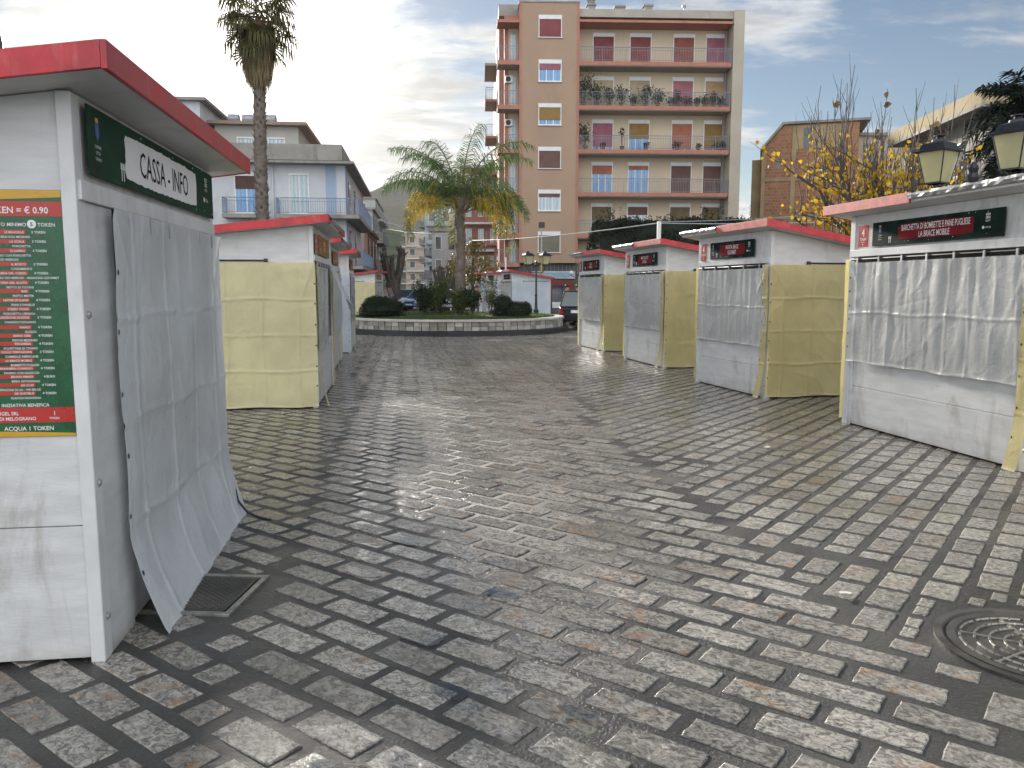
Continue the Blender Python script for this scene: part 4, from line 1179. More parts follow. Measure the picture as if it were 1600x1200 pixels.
desc4 = [(4.75, 2.3, 1.5, 'tall dark bushy plant at the left end of the overgrown fourth balcony'), (5.7, 1.7, 1.1, 'dark shrub second from the left end of the overgrown fourth balcony'),
         (6.6, 1.3, .9, 'rounded shrub before the first pale shutter of the fourth balcony'), (7.5, 1.5, 1.0, 'upright shrub between the first two shutters of the fourth balcony'),
         (8.4, .9, .7, 'low plant left of the wide pale shutter on the fourth balcony'), (9.3, 1.5, 1.1, 'broad shrub before the second pale shutter of the fourth balcony'), (10.2, 1.3, 1.1, 'spreading shrub right of the second pale shutter of the fourth balcony'),
         (11.2, .7, .7, 'short plant just left of the pink shutter on the fourth balcony'), (11.7, 1.2, .6, 'slim plant at the left edge of the pink shutter on the fourth balcony'), (12.4, .75, .8, 'low bushy plant under the pink shutter of the fourth balcony'),
         (13.1, .75, .7, 'low plant right of the pink shutter on the fourth balcony'), (13.7, .9, .7, 'plant between the pink and tan shutters of the fourth balcony'), (14.3, 1.1, .7, 'plant leaning before the tan shutter on the fourth balcony'), (14.9, .8, .7, 'small plant at the right end of the overgrown fourth balcony')]
for i, (x, h_, w_, lb) in enumerate(desc4): balcony_plant(x, .45, z4, h_, w_, 50 + i, lb)
z3 = SL[2]
for i, (x, h_, w_, lb, kd) in enumerate([(4.9, 1.9, 1.1, 'bushy plant at the left end of the third balcony', 'bush'), (6.2, .6, .5, 'small pot before the mauve shutter on the third balcony', 'bush'), (7.6, 1.9, .5, 'bare stemmed tall plant left of the ochre shutter on the third balcony', 'stem'),
        (9.4, .6, .5, 'small pot plant before the ochre shutter on the third balcony', 'bush'), (11.7, .7, .6, 'pot plant before the terracotta shutter on the third balcony', 'bush'), (13.3, .55, .4, 'little pot plant between two shutters at right on the third balcony', 'bush'), (14.6, .6, .5, 'pot plant before the right ochre shutter on the third balcony', 'bush'), (15.1, .7, .5, 'pot plant at the right end of the third balcony', 'bush')]):
    balcony_plant(x, .45, z3, h_, w_, 90 + i, lb, kd)

# ---- white and pale blue house at left
M['wb_wall'] = mk('wb_wall', (0.52, 0.53, 0.55), .85, var=.08, vscale=.5, bump=.1, bscale=8, dirt=(0.28, 0.28, 0.29), dirt_amt=.4, dscale=.8)
M['wb_blue'] = mk('wb_blue', (0.30, 0.38, 0.50), .85, var=.08, vscale=.5, bump=.1)
M['blind_dark'] = shutter_mat('blind_dark', (0.045, 0.05, 0.05))
M['palegrey2'] = mk('palegrey2', (0.42, 0.40, 0.36), .85, var=.1, vscale=.5, bump=.05)
WB = empty('white_house', (-10.2, 50.0, 0), R(6.5), 'three storey white and pale blue house with roof terrace and blue balcony rails', 'house')
# local: x negative to the left along the front, y back
q = MB(); q.box(-16, 0, 0, 16, 0, 9.0); wl = q.build('wall', M['wb_wall'], WB)
q = MB(); q.box(-1.15, -.55, -.03, -.001, 0, 9.0); q.box(.001, .03, 0, 1.2, 0, 9.0); q.build('corner_band', M['wb_blue'], wl)
q = MB(); q.prism([(-.9, 9.0), (17, 9.0), (17, 9.22), (-.9, 9.14)], -16, .6, 'x'); q.build('cornice', M['concrete'], WB)
q = MB(); q.box(-15.9, -.1, -.55, -.35, 9.225, 10.15); q.box(-.3, -.1, -.35, 15, 9.225, 10.15); q.build('terrace_parapet', M['concrete'], WB)
q = MB(); q.box(-8.4, -3.2, 3.5, 12, 9.2, 11.9); pt = q.build('penthouse', M['palegrey2'], WB)
q = MB(); q.box(-8.7, -2.6, 2.9, 12.4, 11.9, 12.1); q.build('penthouse_roof', mk('tile_edge', (.26, .19, .15), .8, bump=.1), WB)
q = MB(); q.box(-13.4, -8.75, 1.5, 9, 9.2, 12.9); q.build('stair_block', M['wb_wall'], WB)
q = MB(); q.box(-13.8, -8.3, 1.1, 9.4, 12.9, 13.08); q.build('stair_roof', M['concrete'], WB)
for x0 in (-7.0, -5.1):
    window(WB, x0, x0 + 1.0, 10.2, 11.2, 3.5, 'grey', .0, 'glass_pale', .1)
window(WB, -11.4, -10.3, 11.3, 12.4, 1.5, 'grey', .0, 'glass_dark', .1)
window(WB, -3.3, -2.2, 6.1, 8.5, 0, 'grey', .0, 'glass_pale', .12, name='balcony_door')
window(WB, -6.5, -5.2, 6.1, 8.5, 0, 'brown', .35, 'glass_blue', .2, name='balcony_door')
for zz in (1.0, 6.0 - .9):
    pass
q = MB(); q.box(-9.05, -8.0, -.06, -.001, 2.6, 8.5); q.build('tall_blind', M['blind_dark'], WB)
q = MB(); q.box(-12.0, -10.9, -.06, -.001, 2.6, 8.5); q.build('tall_blind', M['blind_dark'], WB)
q = MB(); q.tube([(-4.3, -.08, 0), (-4.3, -.08, 9)], .07, 6); q.build('downpipe', M['wb_wall'], WB)
q = MB(); q.box(-4.0, .9, -1.15, -.035, 5.75, 5.98); q.box(.035, .9, -.035, 12, 5.75, 5.98); bc = q.build('balcony', M['concrete'], WB)
railing(bc, [(-3.95, -.05), (-3.95, -1.1), (.85, -1.1), (.85, 12)], .95, 'rail_blue', .13, 5.98)
q = MB(); q.box(-7.1, -4.7, -1.15, -.02, 5.75, 5.98); bc = q.build('balcony', M['concrete'], WB)
railing(bc, [(-7.05, -.05), (-7.05, -1.1), (-4.75, -1.1), (-4.75, -.05)], .95, 'rail_blue', .13, 5.98)
q = MB(); q.box(.035, 1.0, -.5, 12, 2.75, 2.95); bc = q.build('balcony', M['concrete'], WB)
railing(bc, [(.1, -.45), (.95, -.45), (.95, 12)], .95, 'rail_blue', .13, 2.95)
for yb in (2.2, 6.5):
    for zz in (2.97, 6.0):
        q = MB(); q.box(.001, .05, yb, yb + 1.2, zz, zz + 2.3); q.build('side_door', M['glass_dark'], WB)
M['tank'] = mk('tank', (0.30, 0.31, 0.33), .5, metal=.3, bump=0)
for (x, ln) in ((-7.6, .6), (-6.5, 1.0), (-5.2, .55)):
    p_ = Matrix.Rotation(R(6.5), 4, 'Z') @ Vector((x, 5.5, 0))
    q = MB(); q.tube([(-ln / 2 - .05, 0, .55), (-ln / 2, 0, .55), (ln / 2, 0, .55), (ln / 2 + .05, 0, .55)], [.30, .38, .38, .30], 12)
    q.box(-.4, -.34, -.3, .3, 0, .3); q.box(.34, .4, -.3, .3, 0, .3)
    tag(q.build('water_tank', M['tank'], loc=(-10.2 + p_.x, 50 + p_.y, 12.1), rot=(0, 0, R(6.5)), smooth=False), 'grey cylindrical water tank on the roof of the white house', 'water tank', 'water tanks on the white house roof')

# ---- generic street block
def block(name, label, x0, x1, y0, y1, H_, wall, floors, cols, balc=None, sides='f', rz=0, roof='flat', win='glass_dark', trim='concrete', cat='building'):
    """building with its front on -y (f) and/or its +x (r) or -x (l) side, all local"""
    root = empty(name, ((x0 + x1) / 2, y0, 0), rz, label, cat)
    w_ = x1 - x0; d_ = y1 - y0; hx = w_ / 2
    q = MB(); q.box(-hx, hx, 0, d_, 0, H_); wl_ = q.build('wall', M[wall], root)
    q = MB(); q.box(-hx - .25, hx + .25, -.25, d_ + .25, H_, H_ + .25); rf_ = q.build('roof', M[trim], root)
    fh_ = H_ / floors
    for fl_ in range(floors):
        z = fl_ * fh_
        for c in range(cols):
            if 'f' in sides:
                cx = -hx + w_ * (c + .5) / cols; ww = min(1.2, w_ / cols * .5)
                q = MB(); q.box(cx - ww / 2, cx + ww / 2, -.05, -.001, z + .6, z + fh_ - .6)
                wn = q.build('window', M['frame_white' if (c + fl_) % 3 else trim], root)
                q = MB(); q.box(cx - ww / 2 + .08, cx + ww / 2 - .08, -.06, -.051, z + .68, z + fh_ - .68); q.build('pane', M[win], wn)
        for sd_, sg_ in (('r', 1), ('l', -1)):
            if sd_ in sides:
                n = max(2, int(d_ / 4))
                for c in range(n):
                    cy = d_ * (c + .5) / n
                    q = MB(); q.box(sg_ * hx + sg_ * .001, sg_ * hx + sg_ * .05, cy - .55, cy + .55, z + .5, z + fh_ - .6)
                    q.build('window', M[win], root)
        if balc and fl_ > 0:
            q = MB()
            if 'f' in balc: q.box(-hx * .9, hx * .9, -1.0, -.07, z - .2, z)
            for sd_, sg_ in (('r', 1), ('l', -1)):
                if sd_ in balc: q.box(sg_ * hx + sg_ * .06, sg_ * (hx + 1.1), .5, d_ * .9, z - .2, z)
            bq = q.build('balcony', M[trim], root)
            if 'f' in balc: railing(bq, [(-hx * .9, -.08), (-hx * .9, -.97), (hx * .9, -.97), (hx * .9, -.08)], .95, 'rail', .35, z, r_=.014)
            for sd_, sg_ in (('r', 1), ('l', -1)):
                if sd_ in balc: railing(bq, [(sg_ * hx + sg_ * .1, .55), (sg_ * (hx + 1.05), .55), (sg_ * (hx + 1.05), d_ * .9)], .95, 'rail', .35, z, r_=.014)
    return root
M['pinkred'] = mk('pinkred', (0.33, 0.145, 0.105), .85, var=.08, vscale=.4, bump=.05)
M['palegrey'] = mk('palegrey', (0.38, 0.39, 0.38), .85, var=.1, vscale=.5, bump=.05, dirt=(.2, .2, .2), dirt_amt=.5, dscale=.6)
M['paleblue'] = mk('paleblue', (0.36, 0.41, 0.46), .85, var=.1, vscale=.5, bump=.05)
M['darkbrick'] = mk('darkbrick', (0.17, 0.105, 0.08), .9, var=.25, vscale=.7, bump=.1)
M['beige'] = mk('beige', (0.42, 0.34, 0.26), .85, var=.1, vscale=.5, bump=.05)
block('red_facade_building', 'red and white building with tall white windows behind the feathery palm', -5.1, -1.3, 84, 100, 13.8, 'pinkred', 5, 3, balc='f', sides='fl', win='glass_pale', trim='white_plain')
block('street_building', 'dark brick building with heavy cornice just past the white house', -17.5, -13.2, 74, 88, 6.8, 'darkbrick', 2, 2, sides='fr', rz=R(6), trim='darkbrick')
block('street_building', 'grey plastered block rising behind the dark brick building', -22.5, -15.8, 92, 104, 10.4, 'palegrey', 3, 2, balc='r', sides='fr', rz=R(6))
block('street_building', 'tall pale block with side balconies farther down the left of the street', -29.5, -21.5, 128, 150, 15.5, 'palegrey', 5, 2, balc='r', sides='fr', rz=R(6))
block('street_building', 'orange brick block with white balcony bands at the far right of the street', -23.4, -17.4, 178, 196, 13.5, 'beige', 5, 2, balc='fl', sides='fl', trim='white_plain')
block('street_building', 'pale blue block with balconies on the right side of the street', -14.6, -9.8, 136, 156, 15.0, 'paleblue', 5, 2, balc='fl', sides='fl')
block('street_building', 'light grey building with sloping canopies behind the palm trunk', -10.3, -6.9, 104, 124, 8.8, 'palegrey', 3, 2, balc='l', sides='fl')

# ---- unfinished brick building at right
def brick_mat():
    m_, t, b = new_mat('raw_brick')
    v = t.n('ShaderNodeTexCoord').outputs['Object']
    x_, y_, z_ = t.sep(v)
    bt = t.n('ShaderNodeTexBrick'); t.link(t.comb(t.m('ADD', x_, y_), z_, 0.0), bt.inputs['Vector'])
    bt.inputs['Scale'].default_value = 1.0; bt.inputs['Brick Width'].default_value = .36; bt.inputs['Row Height'].default_value = .26
    bt.inputs['Mortar Size'].default_value = .016
    bt.inputs['Color1'].default_value = (0.36, 0.165, 0.075, 1); bt.inputs['Color2'].default_value = (0.25, 0.105, 0.05, 1); bt.inputs['Mortar'].default_value = (0.26, 0.23, 0.19, 1)
    n_ = t.noise(v, 1.2, 6, .7)
    c = t.mix(t.ss(n_, .5, .7, 0, .5), bt.outputs['Color'], (0.42, 0.24, 0.12))
    c = t.mix(t.ss(t.noise(v, 5, 4, .7), .62, .72, 0, .8), c, (0.06, 0.035, 0.025))
    t.link(c, b.inputs['Base Color']); b.inputs['Roughness'].default_value = .9
    return m_
M['raw_brick'] = brick_mat()
M['render_y'] = mk('render_y', (0.34, 0.25, 0.14), .9, var=.2, vscale=.6, bump=.1, dirt=(.16, .12, .08), dirt_amt=.5, dscale=.7)
BB = empty('brick_building', (21.3, 70, 0), R(-17), 'unfinished hollow brick building with concrete frame and shallow gable', 'building')
q = MB(); q.prism([(0, 0), (7.6, 0), (7.6, 15.2), (1.7, 15.2), (0, 13.2)], 0, 14, 'y'); q.build('wall', M['raw_brick'], BB)
q = MB(); q.prism([(-.15, 13.1), (1.7, 15.25), (8.4, 15.25), (8.4, 15.45), (1.6, 15.45), (-.15, 13.35)], -.2, 14.2, 'y'); q.build('roof', M['concrete'], BB)
q = MB()
for (a, b_) in ((0, .3), (2.4, 2.75), (6.1, 6.35)): q.box(a, b_, -.06, -.001, 0, 15.1 if a else 13.1)
q.build('column', M['render_y'], BB)
q = MB()
for z in (4.0, 7.4, 10.6): q.box(.305, 7.6, -.05, -.002, z, z + .28)
q.build('floor_beam', M['render_y'], BB)
q = MB(); q.box(-.8, -.01, 1, 12, 0, 12.6); q.build('side_block', M['render_y'], BB)
q = MB(); q.box(2.75, 6.1, -.04, -.001, 13.2, 15.1); q.build('loggia', M['render_y'], BB)
q = MB(); q.box(3.3, 3.8, -.07, -.041, 13.3, 14.9); q.build('window', M['glass_dark'], BB)
q = MB(); q.box(1.2, 1.45, -.03, -.001, 11.6, 12.5); q.build('window', M['glass_dark'], BB)
block('street_building', 'low long building with dark roof edge right of the brick building', 29.6, 44, 72, 82, 14.8, 'beige', 4, 4, sides='f', trim='concrete')
block('street_building', 'small pale house seen in the gap right of the apartment block', 26.5, 29.5, 112, 120, 10.0, 'palegrey', 3, 1, sides='f')

# ---- grey building with overhanging roof at far right
GB = empty('grey_building', (27.3, 47, 0), R(-4), 'grey rendered building with stained concrete roof parapet at far right', 'building')
q = MB(); q.box(-.0, 14, 0, 11, 0, 11.6); q.box(-14, 0, 0, 16, 0, 11.6) if False else None
q.build('wall', M['concrete'], GB)
M['stained'] = mk('stained', (0.36, 0.29, 0.17), .9, var=.25, vscale=1.5, bump=.2, stretch=(3, 3, .4), dirt=(.12, .10, .08), dirt_amt=.7, dscale=2.5)
q = MB(); q.box(-1.2, 15, -1.2, 12, 11.6, 11.8); q.build('roof_slab', M['concrete'], GB)
q = MB(); q.box(-1.2, -1.05, -1.2, 12, 11.801, 12.6); q.box(-1.05, 15, -1.2, -1.05, 11.801, 12.6); q.build('roof_parapet', M['stained'], GB)
for (yb, zb) in ((3, 8.4), (8, 8.4), (3, 5.0), (8, 5.0)):
    q = MB(); q.box(-.06, -.001, yb, yb + 1.6, zb, zb + 2.0); wn = q.build('window', M['frame_white'], GB)
    q = MB(); q.box(-.07, -.061, yb + .1, yb + 1.5, zb + .1, zb + 1.9); q.build('pane', M['glass_dark'], wn)
q = MB(); q.box(-1.1, -.01, 1, 10.5, 7.9, 8.1); bc = q.build('balcony', M['concrete'], GB)
railing(bc, [(-.05, 1.05), (-1.05, 1.05), (-1.05, 10.5)], 1.0, 'rail', .2, 8.1)
q = MB(); q.tube([(5.5, 1, 11.8), (5.5, 1, 19.0)], .03, 5); q.tube([(5.2, 1, 17.6), (5.8, 1, 17.9)], .02, 4); q.tube([(5.3, 1, 18.4), (5.7, 1, 18.4)], .02, 4); q.build('antenna', M['rail'], GB)

# ---- hills
def hill(name, prof, y, depth, col0, col1, seed, dens=60):
    """ridge given as (x, z) points at distance y, sloping down towards the viewer"""
    nx, ny = 90, 24
    xs = [prof[0][0] + (prof[-1][0] - prof[0][0]) * i / nx for i in range(nx + 1)]
    vs = []; fs = []
    def hz(x):
        for (a, za), (b_, zb) in zip(prof[:-1], prof[1:]):
            if a <= x <= b_: 
                t_ = (x - a) / (b_ - a); t_ = t_ * t_ * (3 - 2 * t_); return za + (zb - za) * t_
        return prof[-1][1]
    for j in range(ny + 1):
        f_ = j / ny
        for x in xs:
            h_ = hz(x) * (math.sin(f_ * math.pi / 2) ** 1.2) if f_ <= 1 else 0
            nz = noise.noise(Vector((x / depth * 6, f_ * 4, seed))) * .16 + noise.noise(Vector((x / depth * 20, f_ * 12, seed))) * .05
            vs.append((x, y - depth * (1 - f_), h_ * (1 + nz * (1 - f_ * .6)) - .6 * (1 - f_)))
    for j in range(ny):
        for i in range(nx): fs.append((j * (nx + 1) + i, j * (nx + 1) + i + 1, (j + 1) * (nx + 1) + i + 1, (j + 1) * (nx + 1) + i))
    n0 = len(vs)
    for x in xs: vs.append((x, y + depth * .6, -1))
    for i in range(nx): fs.append((ny * (nx + 1) + i, ny * (nx + 1) + i + 1, n0 + i + 1, n0 + i))
    m_, t, b = new_mat(name + '_mat')
    v = t.n('ShaderNodeTexCoord').outputs['Object']
    c = t.mix(t.ss(t.noise(v, 12 / depth, 8, .7), .4, .6), col0, col1)
    t.link(c, b.inputs['Base Color']); b.inputs['Roughness'].default_value = 1.0; b.inputs['Specular IOR Level'].default_value = 0.0
    q = MB(); q.mesh(vs, fs)
    tag(q.build(name, m_, smooth=True), kind='structure')
hill('far_hill', [(-700, 110), (-480, 150), (-330, 178), (-240, 170), (-150, 186), (-90, 178), (60, 150), (400, 120), (900, 90)], 1500, 700, (0.025, 0.032, 0.018), (0.055, 0.052, 0.032), 1)
hill('near_hill', [(-420, 40), (-200, 46), (-110, 50), (-60, 40), (60, 36), (300, 30)], 640, 260, (0.020, 0.035, 0.020), (0.055, 0.070, 0.035), 2)
# ------------------------------------------------------------------ flower bed
M['bed_stone'] = mk('bed_stone', (0.33, 0.31, 0.27), .85, var=.2, vscale=5, bump=.5, bscale=25, bdist=.01, dirt=(.10, .095, .085), dirt_amt=.75, dscale=4, attr=.8)
M['kerb'] = mk('kerb', (0.42, 0.40, 0.36), .8, var=.15, bump=.3, dirt=(.15, .14, .12), dirt_amt=.5)
M['grass'] = leaf_mat('grass', (0.03, 0.06, 0.012), (0.10, 0.17, 0.03), .6, .3)
M['soil'] = mk('soil', (0.035, 0.04, 0.018), .95, bump=.4)
PC = (-2.2, 31.0); PR = 4.15
BD = empty('flower_bed', (PC[0], PC[1], 0), 0, 'round raised flower bed of pale stone blocks in the middle of the square', 'flower bed')
q = MB(); rs = random.Random(8)
NB = 92
for row, (z0, z1) in enumerate(((.17, .30), (.307, .46))):
    for k in range(NB):
        a0 = 2 * math.pi * k / NB + .003; a1 = 2 * math.pi * (k + 1) / NB - .003
        r1 = PR + rs.uniform(-.012, .012); r0 = PR - .2
        P_ = lambda a, r_, z: (r_ * math.cos(a), r_ * math.sin(a), z)
        vs = [P_(a0, r0, z0), P_(a1, r0, z0), P_(a1, r1, z0), P_(a0, r1, z0), P_(a0, r0, z1), P_(a1, r0, z1), P_(a1, r1, z1), P_(a0, r1, z1)]
        q.mesh(vs, ((0, 3, 2, 1), (4, 5, 6, 7), (0, 1, 5, 4), (1, 2, 6, 5), (2, 3, 7, 6), (3, 0, 4, 7)), 0, rs.uniform(-.6, .5))
q.build('stone_wall', M['bed_stone'], BD, attr=True)
q = MB(); q.lathe([(PR + .22, .0), (PR + .22, .15), (PR + .20, .165), (PR - .1, .168), (PR - .1, .0)], 96); q.build('void_band', M['black'], BD)  # solid black ring standing in for the dark void under the wall
q = MB(); q.lathe([(PR + .05, .465), (PR + .05, .525), (PR + .03, .54), (PR - .28, .54), (PR - .28, .465)], 96); q.build('coping', M['kerb'], BD)
q = MB(); q.lathe([(PR - .285, .1), (PR - .285, .53), (PR * .6, .60), (0.05, .63)], 64); q.build('soil', M['soil'], BD, smooth=True)
g_ = MB(); rs = random.Random(9)
for i in range(16000):
    a = rs.uniform(0, 6.2832); r_ = (PR - .30) * math.sqrt(rs.random())
    zz = .53 + .10 * (1 - r_ / PR)
    p = Vector((r_ * math.cos(a), r_ * math.sin(a), zz)); h_ = rs.uniform(.03, .09); w_ = .008
    d = Vector((rs.gauss(0, .03), rs.gauss(0, .03), h_)); e = Vector((rs.gauss(0, 1), rs.gauss(0, 1), 0)).normalized() * w_
    g_.face([p - e, p + e, p + d], 0, rs.random())
tag(g_.build('grass', M['grass'], loc=(PC[0], PC[1], 0), attr=True), 'short green grass covering the round flower bed', 'grass', kind='stuff')

# ------------------------------------------------------------------ palms
M['palm_green'] = leaf_mat('palm_green', (0.045, 0.085, 0.028), (0.15, 0.22, 0.07), .6, .30)
M['palm_yellow'] = leaf_mat('palm_yellow', (0.26, 0.24, 0.03), (0.68, 0.42, 0.04), .5, .45)
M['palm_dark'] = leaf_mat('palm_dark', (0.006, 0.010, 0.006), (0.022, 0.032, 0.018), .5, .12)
M['palm_trunk'] = mk('palm_trunk', (0.15, 0.125, 0.105), .9, var=.3, vscale=3, bump=.7, bscale=9, bdist=.03, stretch=(1, 1, 2.5))
M['thatch'] = mk('thatch', (0.30, 0.23, 0.13), .9, var=.45, vscale=4, bump=.5, bscale=25, bdist=.02, stretch=(6, 6, .5), trans=.35)
M['stub'] = mk('stub', (0.17, 0.135, 0.105), .9, var=.35, vscale=6, bump=.4)

def frond(parent, base, az, el, length, droop, leaf_l, mats, rs, nleaf=70, hang=1.0, plume=.5, ymix=0.0, w_=.028, name='frond', gap=.16, yl=None):
    """one pinnate frond: arching rachis with leaflets; mats = [leaf, leaf2, stalk]"""
    q = MB()
    n = 16; pts = []; p = Vector(base); a_el = el; seg = length / n
    hd = Vector((math.cos(az), math.sin(az), 0))
    for i in range(n + 1):
        pts.append(p.copy())
        p = p + (hd * math.cos(a_el) + Vector((0, 0, 1)) * math.sin(a_el)) * seg
        a_el -= droop / n * (0.5 + 1.1 * i / n)
    q.tube(pts, [.032 * (1 - .85 * i / n) + .004 for i in range(n + 1)], 5, 2)
    side = Vector((-math.sin(az), math.cos(az), 0))
    for k in range(nleaf):
        f_ = gap + (1 - gap) * (k + rs.random() * .6) / nleaf
        x = f_ * n; i = min(int(x), n - 1); c = pts[i].lerp(pts[i + 1], x - i)
        tn = (pts[i + 1] - pts[i]).normalized()
        up = side.cross(tn)
        ll = leaf_l * (0.45 + .75 * math.sin(math.pi * min(1, (f_ * .92 + .08))) ** .7) * rs.uniform(.85, 1.1)
        for sg in (-1, 1):
            pl_ = rs.uniform(-plume, plume)
            d0 = (side * sg * math.cos(pl_) + up * math.sin(pl_) + tn * rs.uniform(.3, .7)).normalized()
            m_ = c + d0 * ll * .42 - Vector((0, 0, 1)) * ll * .04 * hang
            e_ = m_ + (d0 * (1 - .62 * hang) + Vector((0, 0, -1)) * hang * .85 + tn * .15).normalized() * ll * .58
            wv = tn * w_ * .5 * (.8 + .4 * rs.random())
            yy = ymix if yl is None else yl(f_, sg)
            mi = 1 if rs.random() < yy else 0
            tv = rs.random()
            q.face([c - wv * .6, c + wv * .6, m_ + wv, m_ - wv], mi, tv)
            mi2 = 1 if rs.random() < yy * 1.4 else 0
            q.face([m_ - wv, m_ + wv, e_ + wv * .25, e_ - wv * .25], mi2, tv)
    q.build(name, mats, parent, attr=True)

# queen palm in the flower bed
QP = empty('palm_tree', (-2.08, 31.2, .5), 0, 'feathery palm with drooping green and yellow fronds in the round flower bed', 'palm tree')
q = MB(); rs = random.Random(4)
pts = []; rad = []
for i in range(15):
    f_ = i / 14; pts.append((.10 * math.sin(f_ * 2.2), 0, 3.9 * f_)); rad.append(.175 - .035 * f_ + (.05 if i == 0 else 0) + .014 * (i % 2))
q.tube(pts, rad, 14)
q.build('trunk', M['palm_trunk'], QP, smooth=True)
q = MB()
for k in range(60):
    a = k * 2.4; f_ = rs.uniform(.30, 1.0); z = 3.9 * f_; r_ = .14 - .02 * f_
    c = Vector((.10 * math.sin(f_ * 2.2) + r_ * math.cos(a), r_ * math.sin(a), z))
    q.tube([c, c + Vector((math.cos(a) * .05, math.sin(a) * .05, .16)), c + Vector((math.cos(a) * .09, math.sin(a) * .09, .30))], [.04, .028, .008], 4)
tag(q.build('leaf_stub', M['stub'], QP), kind='stuff')
PM = [M['palm_green'], M['palm_yellow'], M['stub']]
crown = (.08, 0, 3.85)
rs = random.Random(12)
fr = []   # (az deg, el deg, length, droop, yellow)
for k in range(9): fr.append((k * 40 + 10, rs.uniform(74, 88), rs.uniform(3.5, 4.4), rs.uniform(1.5, 2.3), 0.01))
for k in range(6): fr.append((k * 60 + 30, rs.uniform(56, 70), rs.uniform(2.6, 3.1), rs.uniform(2.2, 3.0), 0.03))
fr += [(188, 44, 3.0, 3.1, .5), (2, 42, 2.9, 3.4, .35), (-18, 34, 2.7, 3.4, .4), (350, 52, 2.9, 2.9, .12), (180, 34, 2.9, 3.0, .45), (205, 22, 3.0, 2.5, .45), (-5, 24, 3.3, 3.0, .35), (-40, 25, 3.0, 2.8, .4), (20, 45, 3.4, 2.2, .08), (168, 66, 3.8, 2.2, .0), (8, 54, 3.0, 2.4, .02), (192, 56, 3.4, 1.9, 0), (-12, 34, 3.2, 2.2, .2), (100, 20, 2.8, 2.6, .4), (250, 30, 2.6, 2.6, .3)]
for (az, el, ln, dr_, ym) in fr:
    yl = (lambda f_, sg, ym=ym: ym * (1.6 if .25 < f_ < .75 else .5))
    frond(QP, (crown[0] + .08 * math.cos(R(az)), crown[1] + .08 * math.sin(R(az)), crown[2] + rs.uniform(0, .35)), R(az), R(el), ln, dr_, .62, PM, rs, 70, .95, .7, ym, .030, yl=yl)

# tall fan palm
WPX, WPY = -8.48, 28.0
WP = empty('fan_palm', (WPX, WPY, 0), 0, 'very tall fan palm with a skirt of dead leaves in front of the sun', 'palm tree')
q = MB(); pts = []; rad = []
for i in range(40):
    f_ = i / 39; pts.append((-.10 * math.sin(f_ * 3), 0, 9.2 * f_)); rad.append(.235 - .05 * f_ + .012 * (i % 2))
q.tube(pts, rad, 14); q.build('trunk', M['palm_trunk'], WP, smooth=True)
q = MB(); rs = random.Random(3)
for k in range(420):
    a = k * 2.39996; f_ = (k + rs.random()) / 420; z = 9.0 * f_
    r_ = .235 - .05 * f_
    if rs.random() < .25: continue
    c = Vector((-.10 * math.sin(f_ * 3) + r_ * math.cos(a), r_ * math.sin(a), z)); o_ = Vector((math.cos(a), math.sin(a), 0)); e = Vector((-math.sin(a), math.cos(a), 0))
    ln = rs.uniform(.04, .11); 
    b0 = c - e * .06; b1 = c + e * .06
    tp = c + o_ * ln + Vector((0, 0, rs.uniform(.06, .14)))
    q.mesh([b0, b1, tp + e * .015, tp - e * .015, c - Vector((0, 0, .05))], [(0, 1, 2, 3), (0, 4, 3), (1, 2, 4)])
tag(q.build('leaf_stub', M['stub'], WP), kind='stuff')
# skirt of dead fans
q = MB(); rs = random.Random(14)
q.lathe([(.20, 8.9), (.36, 9.2), (.44, 9.7), (.36, 10.1), (.2, 10.4)], 16, c=(-.05, 0, -.2))
for k in range(2600):
    a = rs.uniform(0, 6.2832); zt = rs.uniform(8.95, 10.4)
    rr = np.interp(zt, [8.1, 9.3, 10.0, 10.5], [.30, .42, .56, .48]) * rs.uniform(.75, 1.1)
    o_ = Vector((math.cos(a), math.sin(a), 0)); e = Vector((-math.sin(a), math.cos(a), 0))
    ln = rs.uniform(.35, 1.0); ww = rs.uniform(.010, .028)
    c = Vector((-.05, 0, zt)) + o_ * rr
    m_ = c + Vector((0, 0, -ln * .5)) + o_ * .03 + e * rs.gauss(0, .03)
    t_ = c + Vector((0, 0, -ln)) - o_ * rs.uniform(-.02, .14) + e * rs.gauss(0, .06)
    q.face([c - e * ww, c + e * ww, m_ + e * ww, m_ - e * ww], 0); q.face([m_ - e * ww, m_ + e * ww, t_ + e * .003, t_ - e * .003], 0)
q.build('dead_leaf_skirt', M['thatch'], WP)
def fan(parent, base, az, el, pet, rad_, mat, rs, hang=.5, nf=34, name='fan_leaf', dead=False):
    q = MB()
    hd = Vector((math.cos(az), math.sin(az), 0)); d = hd * math.cos(el) + Vector((0, 0, math.sin(el)))
    b_ = Vector(base); c = b_ + d * pet - Vector((0, 0, pet * .10))
    q.tube([b_, (b_ + c) / 2 + Vector((0, 0, pet * .04)), c], [.030, .022, .014], 5, 1)
    side = Vector((-math.sin(az), math.cos(az), 0)); dd = (d - Vector((0, 0, .45 * (.3 + hang)))).normalized(); up = side.cross(dd)
    for k in range(nf):
        th = (k / (nf - 1) - .5) * R(250)
        v_ = (dd * math.cos(th) + side * math.sin(th))
        ln = rad_ * (.75 + .3 * math.cos(th * .5)) * rs.uniform(.9, 1.08)
        fold = up * (.05 if k % 2 else -.03)
        m_ = c + v_ * ln * .55 + fold * ln
        e = v_.cross(up).normalized() * .035 * rad_
        t_ = m_ + (v_ * (1 - hang) + Vector((0, 0, -1)) * hang * 1.0).normalized() * ln * .50
        tv = rs.random()
        q.face([c - e * .3, c + e * .3, m_ + e, m_ - e], 0, tv); q.face([m_ - e, m_ + e, t_ + e * .12, t_ - e * .12], 0, tv)
    q.build(name, [mat, M['stub']], parent, attr=True)
